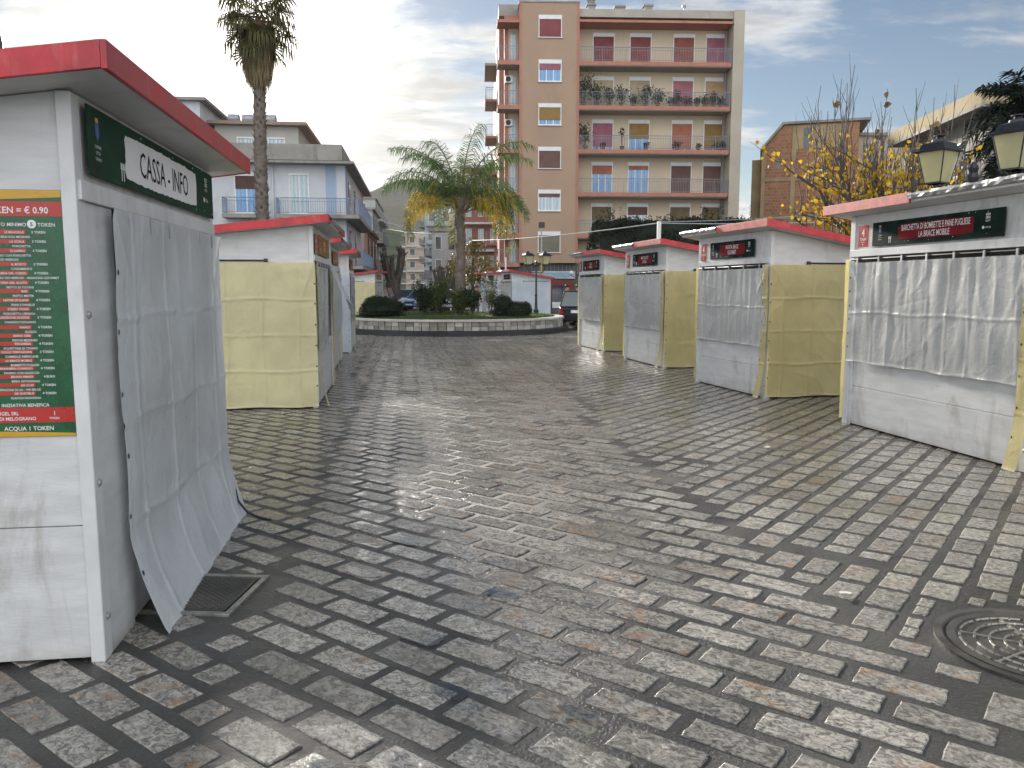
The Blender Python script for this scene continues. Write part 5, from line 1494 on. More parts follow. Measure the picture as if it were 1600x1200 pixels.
M['fan_green'] = leaf_mat('fan_green', (0.05, 0.055, 0.022), (0.16, 0.15, 0.06), .5, .4)
rs = random.Random(19)
for k in range(37):
    az = k * 2.39996; el = R(80 - k * 3.1)
    fan(WP, (-.05, 0, 10.1 + .04 * (37 - k)), az, el, rs.uniform(.65, 1.0), rs.uniform(.78, .98), M['fan_green'], rs, .32 + .016 * k)
fan(WP, (-.05, 0, 10.2), R(185), R(-42), 1.15, .45, M['thatch'], rs, .9, 22)
fan(WP, (-.05, 0, 9.9), R(-5), R(-38), 1.15, .40, M['thatch'], rs, .9, 22)

# dark date palm at far right
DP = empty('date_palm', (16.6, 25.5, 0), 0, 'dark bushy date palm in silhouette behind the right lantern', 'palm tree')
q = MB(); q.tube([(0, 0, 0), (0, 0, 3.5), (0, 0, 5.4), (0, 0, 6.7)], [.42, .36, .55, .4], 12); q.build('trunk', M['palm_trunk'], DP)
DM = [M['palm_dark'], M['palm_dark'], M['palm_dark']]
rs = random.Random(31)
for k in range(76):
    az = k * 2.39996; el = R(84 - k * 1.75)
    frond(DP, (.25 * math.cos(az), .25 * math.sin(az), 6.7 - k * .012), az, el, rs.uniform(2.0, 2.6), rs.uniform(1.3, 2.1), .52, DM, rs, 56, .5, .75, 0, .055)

# ------------------------------------------------------------------ bushes, shrubs, trees
def bush(name, x, y, z, lobes, n, leaf, mat, label, cat, seed, group=None, stem=True, size_core=.86, upl=0):
    rs = random.Random(seed)
    root = empty(name, (x, y, z), 0, label, cat, group)
    core = MB(); lf = MB()
    for (cx, cy, cz, rx, ry, rz_) in lobes:
        nseg = 14; vs = []
        prof = []
        for j in range(9):
            th = math.pi * j / 8; prof.append((math.sin(th), math.cos(th)))
        base = len(core.v)
        vv = []
        for (sr, cr_) in prof:
            for k in range(nseg):
                a = 2 * math.pi * k / nseg; r_ = size_core * (1 + .16 * noise.noise(Vector((cx + sr * math.cos(a) * 1.7, cy + sr * math.sin(a) * 1.7, cr_ * 1.7 + seed))))
                vv.append((cx + rx * r_ * sr * math.cos(a), cy + ry * r_ * sr * math.sin(a), max(.0, cz + rz_ * r_ * cr_)))
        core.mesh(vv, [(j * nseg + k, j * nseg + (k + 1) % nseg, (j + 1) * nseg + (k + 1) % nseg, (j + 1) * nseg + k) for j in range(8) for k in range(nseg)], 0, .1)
        vol = rx * rz_
    tot = sum(l[3] * l[5] for l in lobes)
    for (cx, cy, cz, rx, ry, rz_) in lobes:
        for i in range(int(n * rx * rz_ / tot)):
            d = Vector((rs.gauss(0, 1), rs.gauss(0, 1), rs.gauss(0, 1))).normalized()
            r_ = (1 + .16 * noise.noise(Vector((cx + d.x * 1.7, cy + d.y * 1.7, d.z * 1.7 + seed)))) * rs.uniform(.84, 1.06)
            c = Vector((cx + d.x * rx * r_, cy + d.y * ry * r_, cz + d.z * rz_ * r_))
            if c.z < .02: continue
            leafcard(lf, c, leaf, rs, asp=.45)
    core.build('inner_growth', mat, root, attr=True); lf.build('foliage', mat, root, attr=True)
    q = MB(); q.tube([(0, 0, -.05), (0, 0, lobes[0][2])], .06, 6); q.build('stem', M['bark'], root)
    return root
bush('bush', -4.72, 29.0, .50, [(0, 0, .30, .82, .6, .40), (-.15, 0, .55, .5, .4, .28), (.35, 0, .42, .45, .4, .25)], 7000, .055, M['leaf_hedge'], 'wide rounded dark green bush at the left end of the flower bed', 'bush', 3, 'clipped bushes on the flower bed')
bush('bush', .05, 29.2, .50, [(-.38, 0, .48, .36, .36, .36), (.10, 0, .28, .52, .45, .34), (.42, 0, .32, .26, .3, .30), (-.45, 0, .2, .35, .35, .25)], 6000, .055, M['leaf_hedge'], 'lumpy dark green bush at the right end of the flower bed', 'bush', 4, 'clipped bushes on the flower bed')

def shrub(x, y, z, h_, w_, seed, label, dens=1.0, mats=None, group='leafy shrubs on the flower bed', leaf=.085, stems=6):
    rs = random.Random(seed); root = empty('shrub', (x, y, z), 0, label, 'shrub', group)
    st = MB(); lf = MB()
    for k in range(stems):
        a = rs.uniform(0, 6.28); sp = rs.uniform(.1, .5) * w_
        pts = [Vector((rs.uniform(-.05, .05), rs.uniform(-.05, .05), 0))]
        hh = h_ * rs.uniform(.55, 1.0)
        for i in range(1, 6):
            f_ = i / 5; pts.append(Vector((math.cos(a) * sp * f_ + rs.gauss(0, .02), math.sin(a) * sp * f_ + rs.gauss(0, .02), hh * f_)))
        st.tube(pts, [.018, .015, .012, .010, .007, .003], 5)
        for b_ in range(5):
            f_ = rs.uniform(.35, .95); i = min(int(f_ * 5), 4); c0 = pts[i].lerp(pts[i + 1], f_ * 5 - i)
            aa = rs.uniform(0, 6.28); tip = c0 + Vector((math.cos(aa), math.sin(aa), rs.uniform(.2, .9))) * rs.uniform(.12, .35) * w_
            st.tube([c0, tip], [.008, .003], 4)
            for i2 in range(int(42 * dens)):
                g2 = rs.random(); c = c0.lerp(tip, g2) + Vector((rs.gauss(0, 1), rs.gauss(0, 1), rs.gauss(0, 1))) * .075 * w_ * 1.4
                leafcard(lf, c, leaf, rs, asp=.55)
    st.build('stem', M['bark'], root); lf.build('foliage', mats or M['leaf_mid'], root, attr=True)
shrub(-3.22, 29.6, .55, 1.25, .9, 1, 'leafy shrub right of the rounded left bush on the flower bed', 1.6, M['leaf_dark'])
shrub(-2.85, 29.9, .56, 1.45, .9, 2, 'tall leafy shrub just left of the feathery palm trunk', 1.5, M['leaf_mid'])
shrub(-2.72, 30.6, .58, 1.30, .8, 3, 'bushy shrub touching the left of the feathery palm trunk', 1.5, M['leaf_dark'])
shrub(-1.95, 29.8, .57, 1.15, .85, 4, 'dense shrub just right of the feathery palm trunk', 1.5, M['leaf_mid'])
shrub(-1.45, 29.9, .56, 1.10, .8, 5, 'olive leafed shrub second to the right of the feathery palm trunk', 1.2, M['leaf_dark'])
shrub(-.80, 29.5, .54, 1.60, .75, 6, 'thin airy shrub with tall shoots left of the lumpy bush', .6, M['leaf_mid'], leaf=.075)

# clipped evergreen in front of the apartment block
HG = empty('clipped_tree', (9.0, 45.5, 0), R(2), 'large dark box clipped evergreen before the apartment block, fresh shoots on top', 'clipped tree')
q = MB(); rs = random.Random(77)
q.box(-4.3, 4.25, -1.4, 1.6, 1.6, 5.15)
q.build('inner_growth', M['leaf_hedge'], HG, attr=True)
for (x, y) in ((-3, 0), (-1, .3), (1.2, -.2), (3.1, .1)):
    t_ = MB(); t_.tube([(x, y, 0), (x + .1, y, 1.0), (x, y, 1.9)], [.16, .12, .14], 8); t_.build('trunk', M['bark'], HG)
lf = MB()
for i in range(22000):
    f_ = rs.random()
    n1_ = rs.random()
    if f_ < .62: c = Vector((rs.uniform(-4.4, 4.35), -1.45, rs.uniform(1.5, 5.25))); ax = 1
    elif f_ < .80: c = Vector((rs.uniform(-4.4, 4.35), rs.uniform(-1.45, 1.65), 5.2)); ax = 2
    elif f_ < .92: c = Vector((-4.38, rs.uniform(-1.45, 1.65), rs.uniform(1.5, 5.25))); ax = 0
    else: c = Vector((4.33, rs.uniform(-1.45, 1.65), rs.uniform(1.5, 5.25))); ax = 0
    b_ = noise.noise(Vector((c.x * .9, c.y * .9, c.z * .9))) * .38 + rs.uniform(-.12, .12)
    if ax == 1: c.y += -b_
    elif ax == 2: c.z += b_
    else: c.x += b_ * (1 if c.x > 0 else -1)
    leafcard(lf, c, .15, rs, asp=.5)
for k in range(150):
    x = rs.uniform(-4.2, 4.2); y = rs.uniform(-1.3, 1.3); h_ = rs.uniform(.25, 1.0) * (1.2 if noise.noise(Vector((x * .7, 0, 4))) > 0 else .6)
    for i in range(14):
        c = Vector((x + rs.gauss(0, .045), y + rs.gauss(0, .045), 5.1 + h_ * rs.random())); leafcard(lf, c, .13, rs, asp=.4)
lf.build('foliage', M['leaf_hedge'], HG, attr=True)

# olive-brown tree behind the palm, right
M['leaf_olive'] = leaf_mat('leaf_olive', (0.06, 0.055, 0.018), (0.20, 0.16, 0.05), .45, .3)
def crown_tree(name, x, y, label, h_, tz_, lobes, n, leaf, mat, seed, trunk_r=.15):
    rs = random.Random(seed); root = empty(name, (x, y, 0), 0, label, 'tree')
    q = MB(); q.tube([(0, 0, 0), (.05, 0, tz_ * .5), (0, 0, tz_)], [trunk_r, trunk_r * .8, trunk_r * .6], 8)
    for l in lobes:
        q.tube([(0, 0, tz_ * .8), (l[0] * .5, l[1] * .5, (tz_ + l[2]) / 2), (l[0], l[1], l[2])], [trunk_r * .5, trunk_r * .35, trunk_r * .1], 5)
    q.build('trunk', M['bark'], root)
    lf = MB()
    for l in lobes:
        for i in range(n):
            d = Vector((rs.gauss(0, 1), rs.gauss(0, 1), rs.gauss(0, 1))).normalized() * (rs.random() ** .45)
            c = Vector((l[0] + d.x * l[3], l[1] + d.y * l[3], l[2] + d.z * l[4]))
            if noise.noise(c * 2.1 + Vector((seed, 0, 0))) < -.12: continue
            leafcard(lf, c, leaf, rs, asp=.5)
    lf.build('crown', mat, root, attr=True)
    return root
crown_tree('broadleaf_tree', -2.5, 50.5, 'olive and bronze leaved tree behind the right side of the feathery palm', 4.6, 2.2, [(0, 0, 3.4, 1.2, 1.0), (.9, 0, 2.9, .9, .8), (-.8, .2, 3.0, .9, .9), (.2, 0, 4.2, .7, .6), (.3, 0, 2.2, 1.0, .6)], 520, .19, M['leaf_olive'], 5)

def pollard(x, y, h_, label, seed, sc=1.0):
    rs = random.Random(seed); root = empty('pollarded_tree', (x, y, 0), 0, label, 'tree', 'pollarded street trees')
    q = MB(); q.tube([(0, 0, 0), (.03, 0, h_ * .3), (0, 0, h_ * .5)], [.55 * sc, .48 * sc, .45 * sc], 10)
    q.build('trunk', M['bark'], root)
    for k in range(9):
        a = k * 2.4; tip = Vector((math.cos(a) * .85 * sc * rs.uniform(.5, 1), math.sin(a) * .6 * sc, h_ * rs.uniform(.8, 1.0)))
        q = MB(); m_ = Vector((tip.x * .75, tip.y * .75, h_ * .66))
        q.tube([(tip.x * .15, tip.y * .15, h_ * .35), m_, tip, tip + Vector((0, 0, .12))], [.22 * sc, .16 * sc, .13 * sc, .19 * sc], 7); 
        for j in range(5):
            t2 = tip + Vector((rs.gauss(0, .16), rs.gauss(0, .16), rs.uniform(.1, .4))) * sc
            q.tube([tip, t2], [.08 * sc, .04 * sc], 5)
        q.build('branch', M['bark'], root)
M['bark_dark'] = mk('bark_dark', (0.03, 0.026, 0.022), .9, bump=.5)
pollard(-9.0, 61, 4.5, 'thick pollarded tree with knobbly black branch stumps beside the far left hut', 1, 1.15)
pollard(-4.75, 56, 3.1, 'small pollarded tree left of the feathery palm trunk', 2, .8)
pollard(-3.9, 58, 3.2, 'small pollarded tree touching the right of the feathery palm trunk', 3, .8)

# bare tree with yellow leaves behind the nearest right hut
M['leaf_yellow'] = leaf_mat('leaf_yellow', (0.30, 0.15, 0.010), (0.62, 0.44, 0.03), .5, .5)
M['leaf_brown'] = leaf_mat('leaf_brown', (0.12, 0.07, 0.02), (0.20, 0.13, 0.05), .6, .3)
M['twig'] = mk('twig', (0.075, 0.062, 0.055), .85, var=.25, bump=0)
BT = empty('bare_tree', (7.0, 15.2, 0), 0, 'nearly bare tree with upright twigs and clusters of yellow heart shaped leaves', 'tree')
rs = random.Random(23)
tr_ = MB(); tr_.tube([(0, 0, 0), (.04, 0, 1.2), (0, .02, 2.1)], [.16, .13, .12], 9); tr_.build('trunk', M['bark'], BT)
sp_ = []
def limb(q, a, b_, r0, r1, bend=.12, n=5):
    pts = [Vector(a)]
    for i in range(1, n): 
        f_ = i / n; pts.append(Vector(a).lerp(Vector(b_), f_) + Vector((rs.gauss(0, bend), rs.gauss(0, bend), rs.gauss(0, bend * .5))) * .5)
    pts.append(Vector(b_)); q.tube(pts, [r0 + (r1 - r0) * i / n for i in range(n + 1)], 5); return pts
lfm = MB()
def hleaf(c, s_, mi=0):
    d = Vector((rs.gauss(0, .5), rs.gauss(0, .5), -1)).normalized(); e = d.cross(Vector((rs.gauss(0, 1), rs.gauss(0, 1), rs.gauss(0, .3)))).normalized(); n_ = d.cross(e)
    tv = rs.random(); pts = [c + e * (-.08) * s_, c + (e * -.50 + d * .10) * s_ + n_ * .06 * s_, c + (e * -.42 + d * .55) * s_, c + d * 1.05 * s_ - n_ * .05 * s_, c + (e * .42 + d * .55) * s_, c + (e * .50 + d * .10) * s_ + n_ * .06 * s_, c + e * .08 * s_]
    lfm.face(pts, mi, tv)
for k in range(13):
    a = k * 2.39996 + .5; r_ = rs.uniform(.8, 2.1)
    tip = Vector((math.cos(a) * r_, math.sin(a) * r_ * .6, rs.uniform(2.9, 4.1)))
    q = MB(); main = limb(q, (0, 0, 1.3 + .06 * k), tip, .055, .028)
    for j in range(17):
        f_ = rs.uniform(.25, 1.0); i = min(int(f_ * 5), 4); c = main[i].lerp(main[i + 1], f_ * 5 - i)
        up = rs.random() < .5
        if up: e_ = c + Vector((rs.gauss(0, .13), rs.gauss(0, .12), rs.uniform(.6, 2.2)))
        else: e_ = c + Vector((math.cos(a + rs.gauss(0, .8)) * rs.uniform(.3, 1.0), rs.gauss(0, .3), rs.uniform(-.1, .7)))
        sh_ = limb(q, c, e_, .014, .005, .05)
        for m_ in range(3):
            c2 = sh_[rs.randint(1, 4)]; e2 = c2 + (e_ - c).normalized() * rs.uniform(.2, .6) + Vector((rs.gauss(0, .12), rs.gauss(0, .12), .1)); q.tube([c2, (c2 + e2) / 2 + Vector((rs.gauss(0, .02), 0, 0)), e2], [.006, .004, .002], 4)
            if e2.z < 4.4 and rs.random() < .8:
                for l_ in range(rs.randint(2, 6)): hleaf(c2.lerp(e2, rs.random()) + Vector((rs.gauss(0, .07), rs.gauss(0, .07), rs.gauss(0, .06))), rs.uniform(.05, .09))
        if not up:
            for l_ in range(rs.randint(4, 9)):
                c3 = c.lerp(e_, rs.random()) + Vector((rs.gauss(0, .08), rs.gauss(0, .08), rs.gauss(0, .07)))
                if c3.z < 4.5: hleaf(c3, rs.uniform(.05, .095))
        elif rs.random() < .10:
            for l_ in range(3): hleaf(e_ + Vector((rs.gauss(0, .05), 0, rs.uniform(-.3, 0))), .11, 1)
    q.build('branch', M['twig'], BT)
lfm.build('leaves', [M['leaf_yellow'], M['leaf_brown']], BT, attr=True)
# ------------------------------------------------------------------ street lamps
M['lamp_glass'] = mk('lamp_glass', (0.62, 0.60, 0.40), .35, var=.08, vscale=3, bump=.05, trans=.55)
M['lamp_glass_far'] = M['lamp_glass']
def lantern(parent, loc, rz, w_=.40, h_=.66, name='lantern'):
    q = MB()
    k = w_ / 2
    # four-sided roof: prof radii are to the corners
    s2 = math.sqrt(2)
    q.lathe([(k * s2 * 1.22, h_ * .64), (k * s2 * 1.24, h_ * .665), (k * s2 * .98, h_ * .70), (k * s2 * .80, h_ * .82), (k * s2 * .42, h_ * .86)], 4, rot=math.pi / 4)
    q.lathe([(k * .55, h_ * .85), (k * .50, h_ * .90), (k * .25, h_ * .925), (k * .22, h_ * .95), (k * .42, h_ * .975), (k * .40, h_ * .99), (k * .1, h_ * 1.0)], 12)
    kb = k * .60
    q.lathe([(kb * s2 * 1.05, 0), (kb * s2 * 1.05, h_ * .03), (kb * s2 * .9, h_ * .03), (kb * s2 * .9, 0)], 4, rot=math.pi / 4)
    for a in range(4):
        an = math.pi / 4 + a * math.pi / 2
        q.tube([(kb * s2 * math.cos(an), kb * s2 * math.sin(an), .01), (k * s2 * math.cos(an), k * s2 * math.sin(an), h_ * .64)], .010, 4)
    for a in range(4):
        an = a * math.pi / 2
        q.tube([(kb * .9 * math.cos(an), kb * .9 * math.sin(an), 0), (0, 0, -h_ * .16)], .006, 4)
    o = q.build(name, M['iron'], parent, loc=loc, rot=(0, 0, rz))
    q = MB(); q.lathe([(kb * s2 * .96, h_ * .035), (k * s2 * .96, h_ * .635)], 4, rot=math.pi / 4); q.build('lamp_glass', M['lamp_glass'], o)
    return o
def lamp_post(x, y, H_, arm, rz, label, w_=.40, h_=.66, scroll=True, group=None):
    root = empty('street_lamp', (x, y, 0), rz, label, 'street lamp', group)
    q = MB(); q.lathe([(.16, 0), (.16, .1), (.12, .25), (.13, .5), (.075, .6), (.06, 1.2), (.075, 1.25), (.05, 1.3), (.042, H_ - .1), (.06, H_ - .05), (.075, H_), (.05, H_ + .06), (.065, H_ + .12), (.02, H_ + .2)], 14)
    q.build('pole', M['iron'], root, smooth=False)
    q = MB()
    for s_ in (-1, 1):
        q.tube([(0, 0, H_ - .35), (s_ * arm * .45, 0, H_ - .42), (s_ * arm * .85, 0, H_ - .36), (s_ * arm, 0, H_ - .22), (s_ * arm, 0, H_ - .10)], [.022] * 5, 8)
        if scroll:
            pts = []
            for i in range(18):
                t_ = i / 17; an = t_ * 4.2 * math.pi / 1.9; r_ = .02 + .13 * (1 - t_)
                pts.append((s_ * (arm * .45 + r_ * math.cos(an + 1.5)), 0, H_ - .24 + r_ * math.sin(an + 1.5)))
            q.tube(pts, .012, 6)
    q.build('arm', M['iron'], root)
    for s_ in (-1, 1): lantern(root, (s_ * arm, 0, H_), 0.35, w_, h_)
    return root
lamp_post(5.98, 10.62, 3.02, .66, math.atan2(-1.25, .25), 'old style twin lantern street lamp behind the nearest right hut', .37, .66)
lamp_post(1.2, 40.0, 2.75, .42, R(4), 'distant twin lantern street lamp before the salmon tower', .46, .66, False)
# scroll bracket of a lamp at far left
SL_ = empty('street_lamp', (-6.35, 9.0, 0), 0, 'dark iron street lamp whose scroll bracket shows above the nearest left hut', 'street lamp')
q = MB(); q.lathe([(.14, 0), (.14, .2), (.06, .5), (.05, 4.2), (.07, 4.3), (.02, 4.45)], 12); q.build('pole', M['iron'], SL_)
q = MB(); pts = []
for i in range(22):
    t_ = i / 21; an = math.pi * (1.0 - 1.15 * t_); pts.append((.42 + .42 * math.cos(an) , 0, 4.20 + .40 * math.sin(an)))
q.tube(pts, .022, 8)
pts = []
for i in range(26):
    t_ = i / 25; an = 4.4 * math.pi * t_; r_ = .18 * (1 - t_ * .8); pts.append((.36 + r_ * math.cos(an), 0, 4.28 + r_ * math.sin(an)))
q.tube(pts, .014, 6); q.lathe([(.055, -.02), (.06, 0), (.055, .02)], 10, c=(.55, 0, 4.32)); q.build('scroll_arm', M['iron'], SL_)

# globe lamp
GL = empty('globe_lamp', (4.55, 55.5, 0), 0, 'black post with two white globe lamps before the shop front', 'street lamp')
q = MB(); q.tube([(0, 0, 0), (0, 0, 2.55)], .05, 8); q.tube([(-.48, 0, 2.35), (-.48, 0, 2.45), (0, 0, 2.25), (.48, 0, 2.45), (.48, 0, 2.35)][1:4], .03, 6); q.build('pole', M['iron'], GL)
M['globe'] = mk('globe', (0.60, 0.62, 0.66), .3, bump=0)
for s_ in (-1, 1):
    q = MB(); q.lathe([(.01, -.17)] + [(.17 * math.sin(math.pi * i / 12), -.17 * math.cos(math.pi * i / 12)) for i in range(1, 12)] + [(.01, .17)], 16)
    q.build('globe', M['globe'], GL, loc=(s_ * .48, 0, 2.62), smooth=True)

# floodlight pole, plain poles
M['pole_grey'] = mk('pole_grey', (0.35, 0.36, 0.37), .5, bump=0)
M['pole_rust'] = mk('pole_rust', (0.42, 0.24, 0.05), .7, bump=.1, var=.2)
FP = empty('floodlight_pole', (1.63, 44.8, 0), 0, 'thin pole, ochre below and grey above, carrying a small floodlight box', 'pole')
q = MB(); q.tube([(0, 0, 0), (0, 0, 3.6)], .05, 8); q.build('lower_pole', M['pole_rust'], FP)
q = MB(); q.tube([(0, 0, 3.6), (0, 0, 4.9)], .04, 8); q.build('upper_pole', M['pole_grey'], FP)
q = MB(); q.box(-.17, .17, -.12, .12, 4.9, 5.2); q.build('floodlight', M['iron'], FP, bevel=.02)
q = MB(); q.box(-.055, .055, -.045, .045, 0, 3.05); 
tag(q.build('white_post', M['white_plain'], loc=(4.45, 24.6, 0)), 'plain white wooden post standing behind the third right hut', 'post')
bpy.data.objects['white_post'].scale = (1, 1, 1.18)
q = MB(); q.tube([(0, 0, 0), (0, 0, 2.95)], .055, 8)
tag(q.build('white_post', M['white_plain'], loc=(-5.4, 14.6, 0)), 'plain white post rising behind the roof of the second left hut', 'post')
q = MB(); q.tube([(0, 0, 0), (0, 0, 3.3)], .05, 8)
tag(q.build('white_post', M['white_plain'], loc=(-.35, 44.9, 0)), 'thin pale post under the hanging yellow frond', 'post')
# overhead cables
def cable(name, pts, r_, label, mat='black', sag=.3):
    q = MB(); P_ = [Vector(p) for p in pts]; out_ = []
    for a, b_ in zip(P_[:-1], P_[1:]):
        for i in range(12):
            t_ = i / 12; c = a.lerp(b_, t_); c.z -= sag * 4 * t_ * (1 - t_); out_.append(c)
    out_.append(P_[-1]); q.tube(out_, r_, 5)
    tag(q.build(name, M[mat]), label, 'cable', 'overhead cables')
cable('overhead_cable', [(-8.1, 49.2, 5.7), (-2.2, 44.7, 4.2), (4.45, 24.6, 3.55)], .018, 'pale cable running from the white house across the feathery palm to the white post', 'pole_grey', .12)
cable('overhead_cable', [(4.45, 24.6, 3.55), (9.6, 22.5, 3.45)], .014, 'pale cable from the white post to the right above the hut roofs', 'pole_grey', .05)
cable('overhead_cable', [(4.45, 24.6, 3.58), (17, 40, 5.4)], .014, 'thin cable from the white post towards the bare tree', 'pole_grey', .1)
cable('overhead_cable', [(-14.6, 88, 8.2), (-3.6, 62, 5.7)], .03, 'dark cable crossing the street before the far hill', 'black', .3)
cable('overhead_cable', [(-21.5, 128, 10.5), (-12.0, 112, 9.0)], .03, 'dark cable over the street before the near hill, upper', 'black', .4)
cable('overhead_cable', [(-21.5, 128, 8.7), (-12.0, 112, 7.2)], .03, 'dark cable over the street before the near hill, lower', 'black', .4)

# ------------------------------------------------------------------ cars
def paint(name, col, rough=.22):
    m_ = mk(name, col, rough, var=.04, bump=0, spec=.6); return m_
M['tyre'] = mk('tyre', (0.02, 0.02, 0.02), .8, bump=.1)
M['rim'] = mk('rim', (0.40, 0.40, 0.41), .35, metal=.7, bump=0)
M['car_glass'] = mk('car_glass', (0.03, 0.05, 0.055), .06, bump=0, spec=.9)
M['headlight'] = mk('headlight', (0.65, 0.66, 0.66), .15, bump=0)
M['taillight'] = mk('taillight', (0.30, 0.01, 0.01), .2, bump=0)
M['plate'] = mk('plate', (0.7, 0.7, 0.68), .4, bump=0)
def car(x, y, rz, L_, W_, H_, body, label, prof=None, cat='car'):
    """front of the car towards local -y"""
    root = empty('parked_car', (x, y, 0), rz, label, cat, 'parked cars')
    hy = L_ / 2; hw = W_ / 2
    belt = H_ * .60
    # lower body: sections along y with (y, half width, bottom z, top z)
    sec = [(-hy, .80, .32, belt * .66), (-hy + .12, .93, .24, belt * .80), (-hy + .55, 1.0, .22, belt * .93), (-hy * .45, 1.0, .22, belt), (hy * .5, 1.0, .22, belt * 1.02), (hy - .25, .98, .24, belt * .98), (hy - .03, .90, .30, belt * .88)]
    q = MB(); vs = []; 
    for (yy, k, z0, z1) in sec:
        w_ = hw * k
        vs += [(-w_ * .94, yy, z0), (-w_, yy, z0 + .15), (-w_, yy, (z0 + z1) / 2 + .08), (-w_ * .93, yy, z1), (w_ * .93, yy, z1), (w_, yy, (z0 + z1) / 2 + .08), (w_, yy, z0 + .15), (w_ * .94, yy, z0)]
    fs = [(i * 8 + k, i * 8 + (k + 1) % 8, (i + 1) * 8 + (k + 1) % 8, (i + 1) * 8 + k) for i in range(len(sec) - 1) for k in range(8)]
    fs += [tuple(range(7, -1, -1)), tuple(range((len(sec) - 1) * 8, len(sec) * 8))]
    q.mesh(vs, fs)
    q.box(-hw * .74, hw * .74, -hy * .12, hy * .72, H_ - .045, H_)
    # pillars
    for s_ in (-1, 1):
        for (ya, yb) in ((-hy * .52, -hy * .14), (hy * .22, hy * .20), (hy * .86, hy * .70)):
            q.tube([(s_ * hw * .90, ya, belt * .98), (s_ * hw * .73, yb, H_ - .02)], .035, 5)
        q.tube([(s_ * hw * .73, -hy * .14, H_ - .02), (s_ * hw * .73, hy * .70, H_ - .02)], .03, 5)
    b_ = q.build('body', body, root, bevel=.03)
    q = MB()
    lo = [(-hw * .89, -hy * .52), (hw * .89, -hy * .52), (hw * .89, hy * .86), (-hw * .89, hy * .86)]
    hi = [(-hw * .72, -hy * .14), (hw * .72, -hy * .14), (hw * .72, hy * .70), (-hw * .72, hy * .70)]
    q.mesh([(a, b2, belt * .97) for a, b2 in lo] + [(a, b2, H_ - .03) for a, b2 in hi], [(0, 1, 5, 4), (1, 2, 6, 5), (2, 3, 7, 6), (3, 0, 4, 7), (4, 5, 6, 7)])
    q.build('windows', M['car_glass'], root)
    for s_ in (-1, 1):
        for yy in (-hy * .62, hy * .62):
            q = MB(); q.lathe([(.12, -.10), (.30, -.10), (.315, -.07), (.315, .07), (.30, .10), (.12, .10)], 20)
            wh = q.build('wheel', M['tyre'], root, loc=(s_ * (hw - .08), yy, .315), rot=(0, R(90), 0))
            q = MB(); q.lathe([(.20, -.108), (.205, .0), (.20, .108), (.06, .112), (.04, .09)], 12); q.build('rim', M['rim'], wh)
        q = MB(); q.lathe([(.13, 0), (.12, .05), (.04, .07)], 12); q.build('headlight', M['headlight'], root, loc=(s_ * hw * .68, -hy + .06, belt * .66), rot=(R(90), 0, 0))
        q = MB(); q.box(s_ * hw * .72, s_ * hw * .86, hy - .06, hy + .0, belt * .65, belt * .88); q.build('tail_light', M['taillight'], root)
        q = MB(); q.box(s_ * hw * .98, s_ * (hw + .16), -hy * .44, -hy * .38, belt * .98, belt * 1.12); q.build('mirror', body, root, bevel=.02)
    q = MB(); q.box(-.26, .26, -hy - .015, -hy + .05, .38, .48); q.box(-.26, .26, hy - .06, hy - .0, .62, .73); q.build('number_plate', M['plate'], root)
    q = MB(); q.box(-hw * .5, hw * .5, -hy - .008, -hy + .05, .50, .60); q.box(-hw * .93, hw * .93, -hy - .0, -hy + .06, .24, .34); q.build('grille', M['black'], root)
    return root
M['car_black'] = paint('car_black', (0.012, 0.012, 0.02))
M['car_blue'] = paint('car_blue', (0.12, 0.20, 0.38))
M['car_silver'] = paint('car_silver', (0.42, 0.44, 0.46), .3)
M['car_white'] = paint('car_white', (0.60, 0.61, 0.62))
M['car_dgrey'] = paint('car_dgrey', (0.05, 0.055, 0.06))
car(3.05, 33.4, R(165), 3.7, 1.65, 1.50, M['car_black'], 'small black car at right behind the mustard huts')
car(-6.55, 58.8, R(-28), 3.4, 1.6, 1.5, M['car_blue'], 'small light blue car facing the square beyond the rounded bush')
car(-8.1, 62.5, R(-15), 4.1, 1.75, 1.5, M['car_white'], 'pale car parked just behind and left of the blue one')
car(-9.2, 54.5, R(-10), 4.2, 1.8, 1.62, M['car_dgrey'], 'dark car beside the far left hut')
car(-4.9, 57.0, R(8), 4.1, 1.75, 1.48, M['car_silver'], 'silver car half hidden behind the shrubs left of the palm')
car(-3.1, 60.0, R(0), 4.1, 1.75, 1.48, M['car_dgrey'], 'dark grey car hidden behind the shrubs and the palm trunk')
car(-8.8, 84.0, R(5), 4.1, 1.75, 1.5, M['car_white'], 'white car far down the street')
car(-6.9, 74.0, R(5), 4.1, 1.75, 1.5, M['car_silver'], 'silver car down the street behind the blue car')

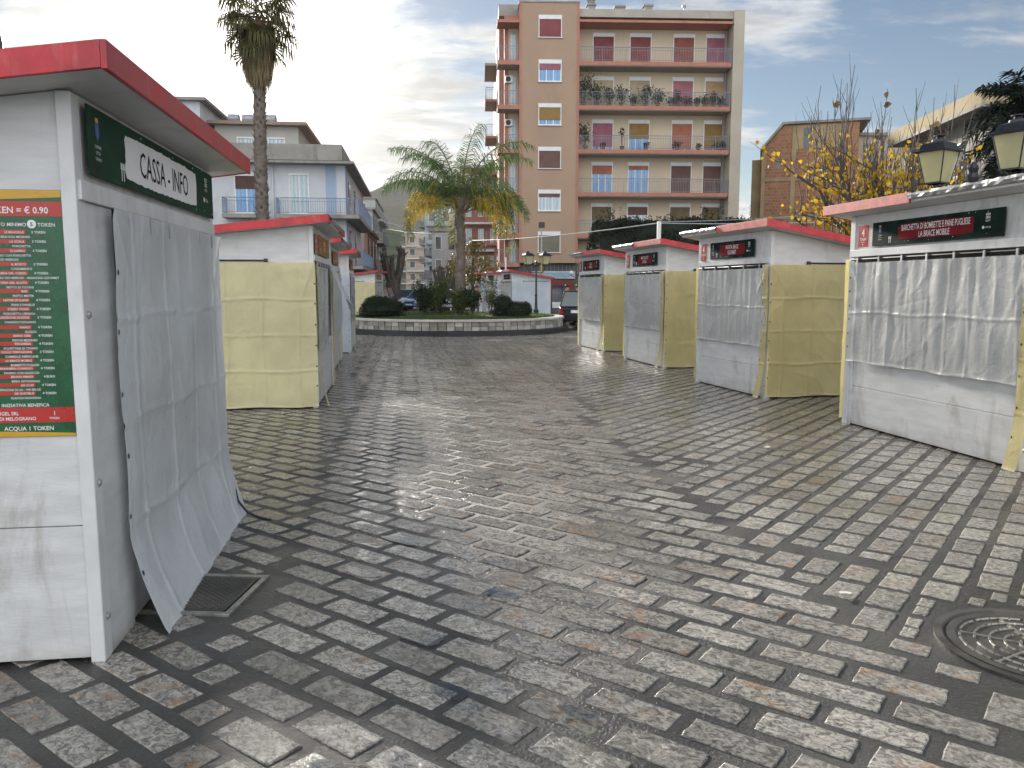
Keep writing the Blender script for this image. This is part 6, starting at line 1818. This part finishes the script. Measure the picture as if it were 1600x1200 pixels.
# ------------------------------------------------------------------ people (small, far away)
M['skin'] = mk('skin', (0.36, 0.20, 0.14), .6, bump=0)
M['hair'] = mk('hair', (0.02, 0.014, 0.010), .6, bump=0)
def person(x, y, rz, H_, top, legs, label, hat=None):
    k = H_ / 1.75
    nodes = [((0, 0, .95), .15), ((0, 0, 1.15), .135), ((0, 0, 1.36), .165), ((0, 0, 1.48), .065), ((0, 0, 1.60), .095), ((0, 0, 1.70), .075),
             ((.09, 0, .88), .095), ((.10, -.02, .50), .062), ((.10, .02, .10), .042), ((.10, -.14, .04), .035),
             ((-.09, 0, .88), .095), ((-.10, .03, .50), .062), ((-.10, .10, .10), .042), ((-.10, -.04, .04), .035),
             ((.19, 0, 1.40), .058), ((.25, .02, 1.13), .043), ((.26, -.08, .90), .030), ((.26, -.10, .80), .030),
             ((-.19, 0, 1.40), .058), ((-.25, .02, 1.13), .043), ((-.26, -.08, .90), .030), ((-.26, -.10, .80), .030)]
    edges = [(0, 1), (1, 2), (2, 3), (3, 4), (4, 5), (0, 6), (6, 7), (7, 8), (8, 9), (0, 10), (10, 11), (11, 12), (12, 13), (2, 14), (14, 15), (15, 16), (16, 17), (2, 18), (18, 19), (19, 20), (20, 21)]
    me = bpy.data.meshes.new('person'); me.from_pydata([tuple(c * k for c in n[0]) for n in nodes], edges, [])
    o = bpy.data.objects.new('body_tmp', me); COL.objects.link(o)
    sk = o.modifiers.new('skin', 'SKIN'); 
    for i, n in enumerate(nodes):
        me.skin_vertices[0].data[i].radius = (n[1] * k, n[1] * k * (.78 if i in (0, 1, 2) else 1)) if me.skin_vertices else (0, 0)
    me.skin_vertices[0].data[0].use_root = True
    o.modifiers.new('sub', 'SUBSURF').levels = 1
    dg = bpy.context.evaluated_depsgraph_get(); ev = o.evaluated_get(dg); m2 = bpy.data.meshes.new_from_object(ev)
    bpy.data.objects.remove(o); bpy.data.meshes.remove(me)
    m2.materials.clear()
    for m_ in (top, legs, M['skin']): m2.materials.append(m_)
    for p in m2.polygons:
        z = p.center.z / k; ax = abs(p.center.x) / k
        p.material_index = 2 if z > 1.49 or (ax > .22 and z < .88) else 0 if z > .92 or (ax > .19 and z > .85) else 1
        p.use_smooth = True
    b_ = bpy.data.objects.new('person', m2); COL.objects.link(b_); b_.location = (x, y, 0); b_.rotation_euler = (0, 0, rz)
    tag(b_, label, 'person')
    q = MB(); q.lathe([(.105 * k, 0), (.112 * k, .06 * k), (.08 * k, .12 * k), (.02 * k, .14 * k)], 12)
    q.build('hair' if not hat else 'hat', hat or M['hair'], b_, loc=(0, .015 * k, 1.645 * k), smooth=True)
    # face details
    q = MB(); q.lathe([(.014 * k, 0), (.004 * k, .03 * k)], 6); q.build('nose', M['skin'], b_, loc=(0, -.095 * k, 1.60 * k), rot=(R(90), 0, 0))
M['jacket_red'] = mk('jacket_red', (0.28, 0.03, 0.03), .7, bump=0)
M['jacket_dark'] = mk('jacket_dark', (0.02, 0.02, 0.025), .7, bump=0)
M['jeans'] = mk('jeans', (0.035, 0.045, 0.08), .8, bump=0)
person(-1.93, 43.4, R(20), 1.72, M['jacket_red'], M['jeans'], 'person in a red hooded top standing behind the shrubs by the white huts')
person(2.52, 36.6, R(40), 1.74, M['jacket_dark'], M['jeans'], 'person in dark clothes behind the black car, left of the pair')
person(3.05, 37.2, R(10), 1.74, M['jacket_dark'], M['jeans'], 'person in dark clothes behind the black car, right of the pair')

# ------------------------------------------------------------------ air
hz = MB(); hz.box(-1750, 1750, -50, 2300, -1.6, 215)
m_ = bpy.data.materials.new('haze'); m_.use_nodes = True
nt = m_.node_tree; nt.nodes.clear()
ou = nt.nodes.new('ShaderNodeOutputMaterial'); pv = nt.nodes.new('ShaderNodeVolumePrincipled')
pv.inputs['Color'].default_value = (0.93, 0.94, 0.95, 1); pv.inputs['Density'].default_value = 0.00012; pv.inputs['Anisotropy'].default_value = 0.25
nt.links.new(pv.outputs[0], ou.inputs['Volume'])
HZ = True
if HZ: tag(hz.build('haze', m_), kind='stuff')
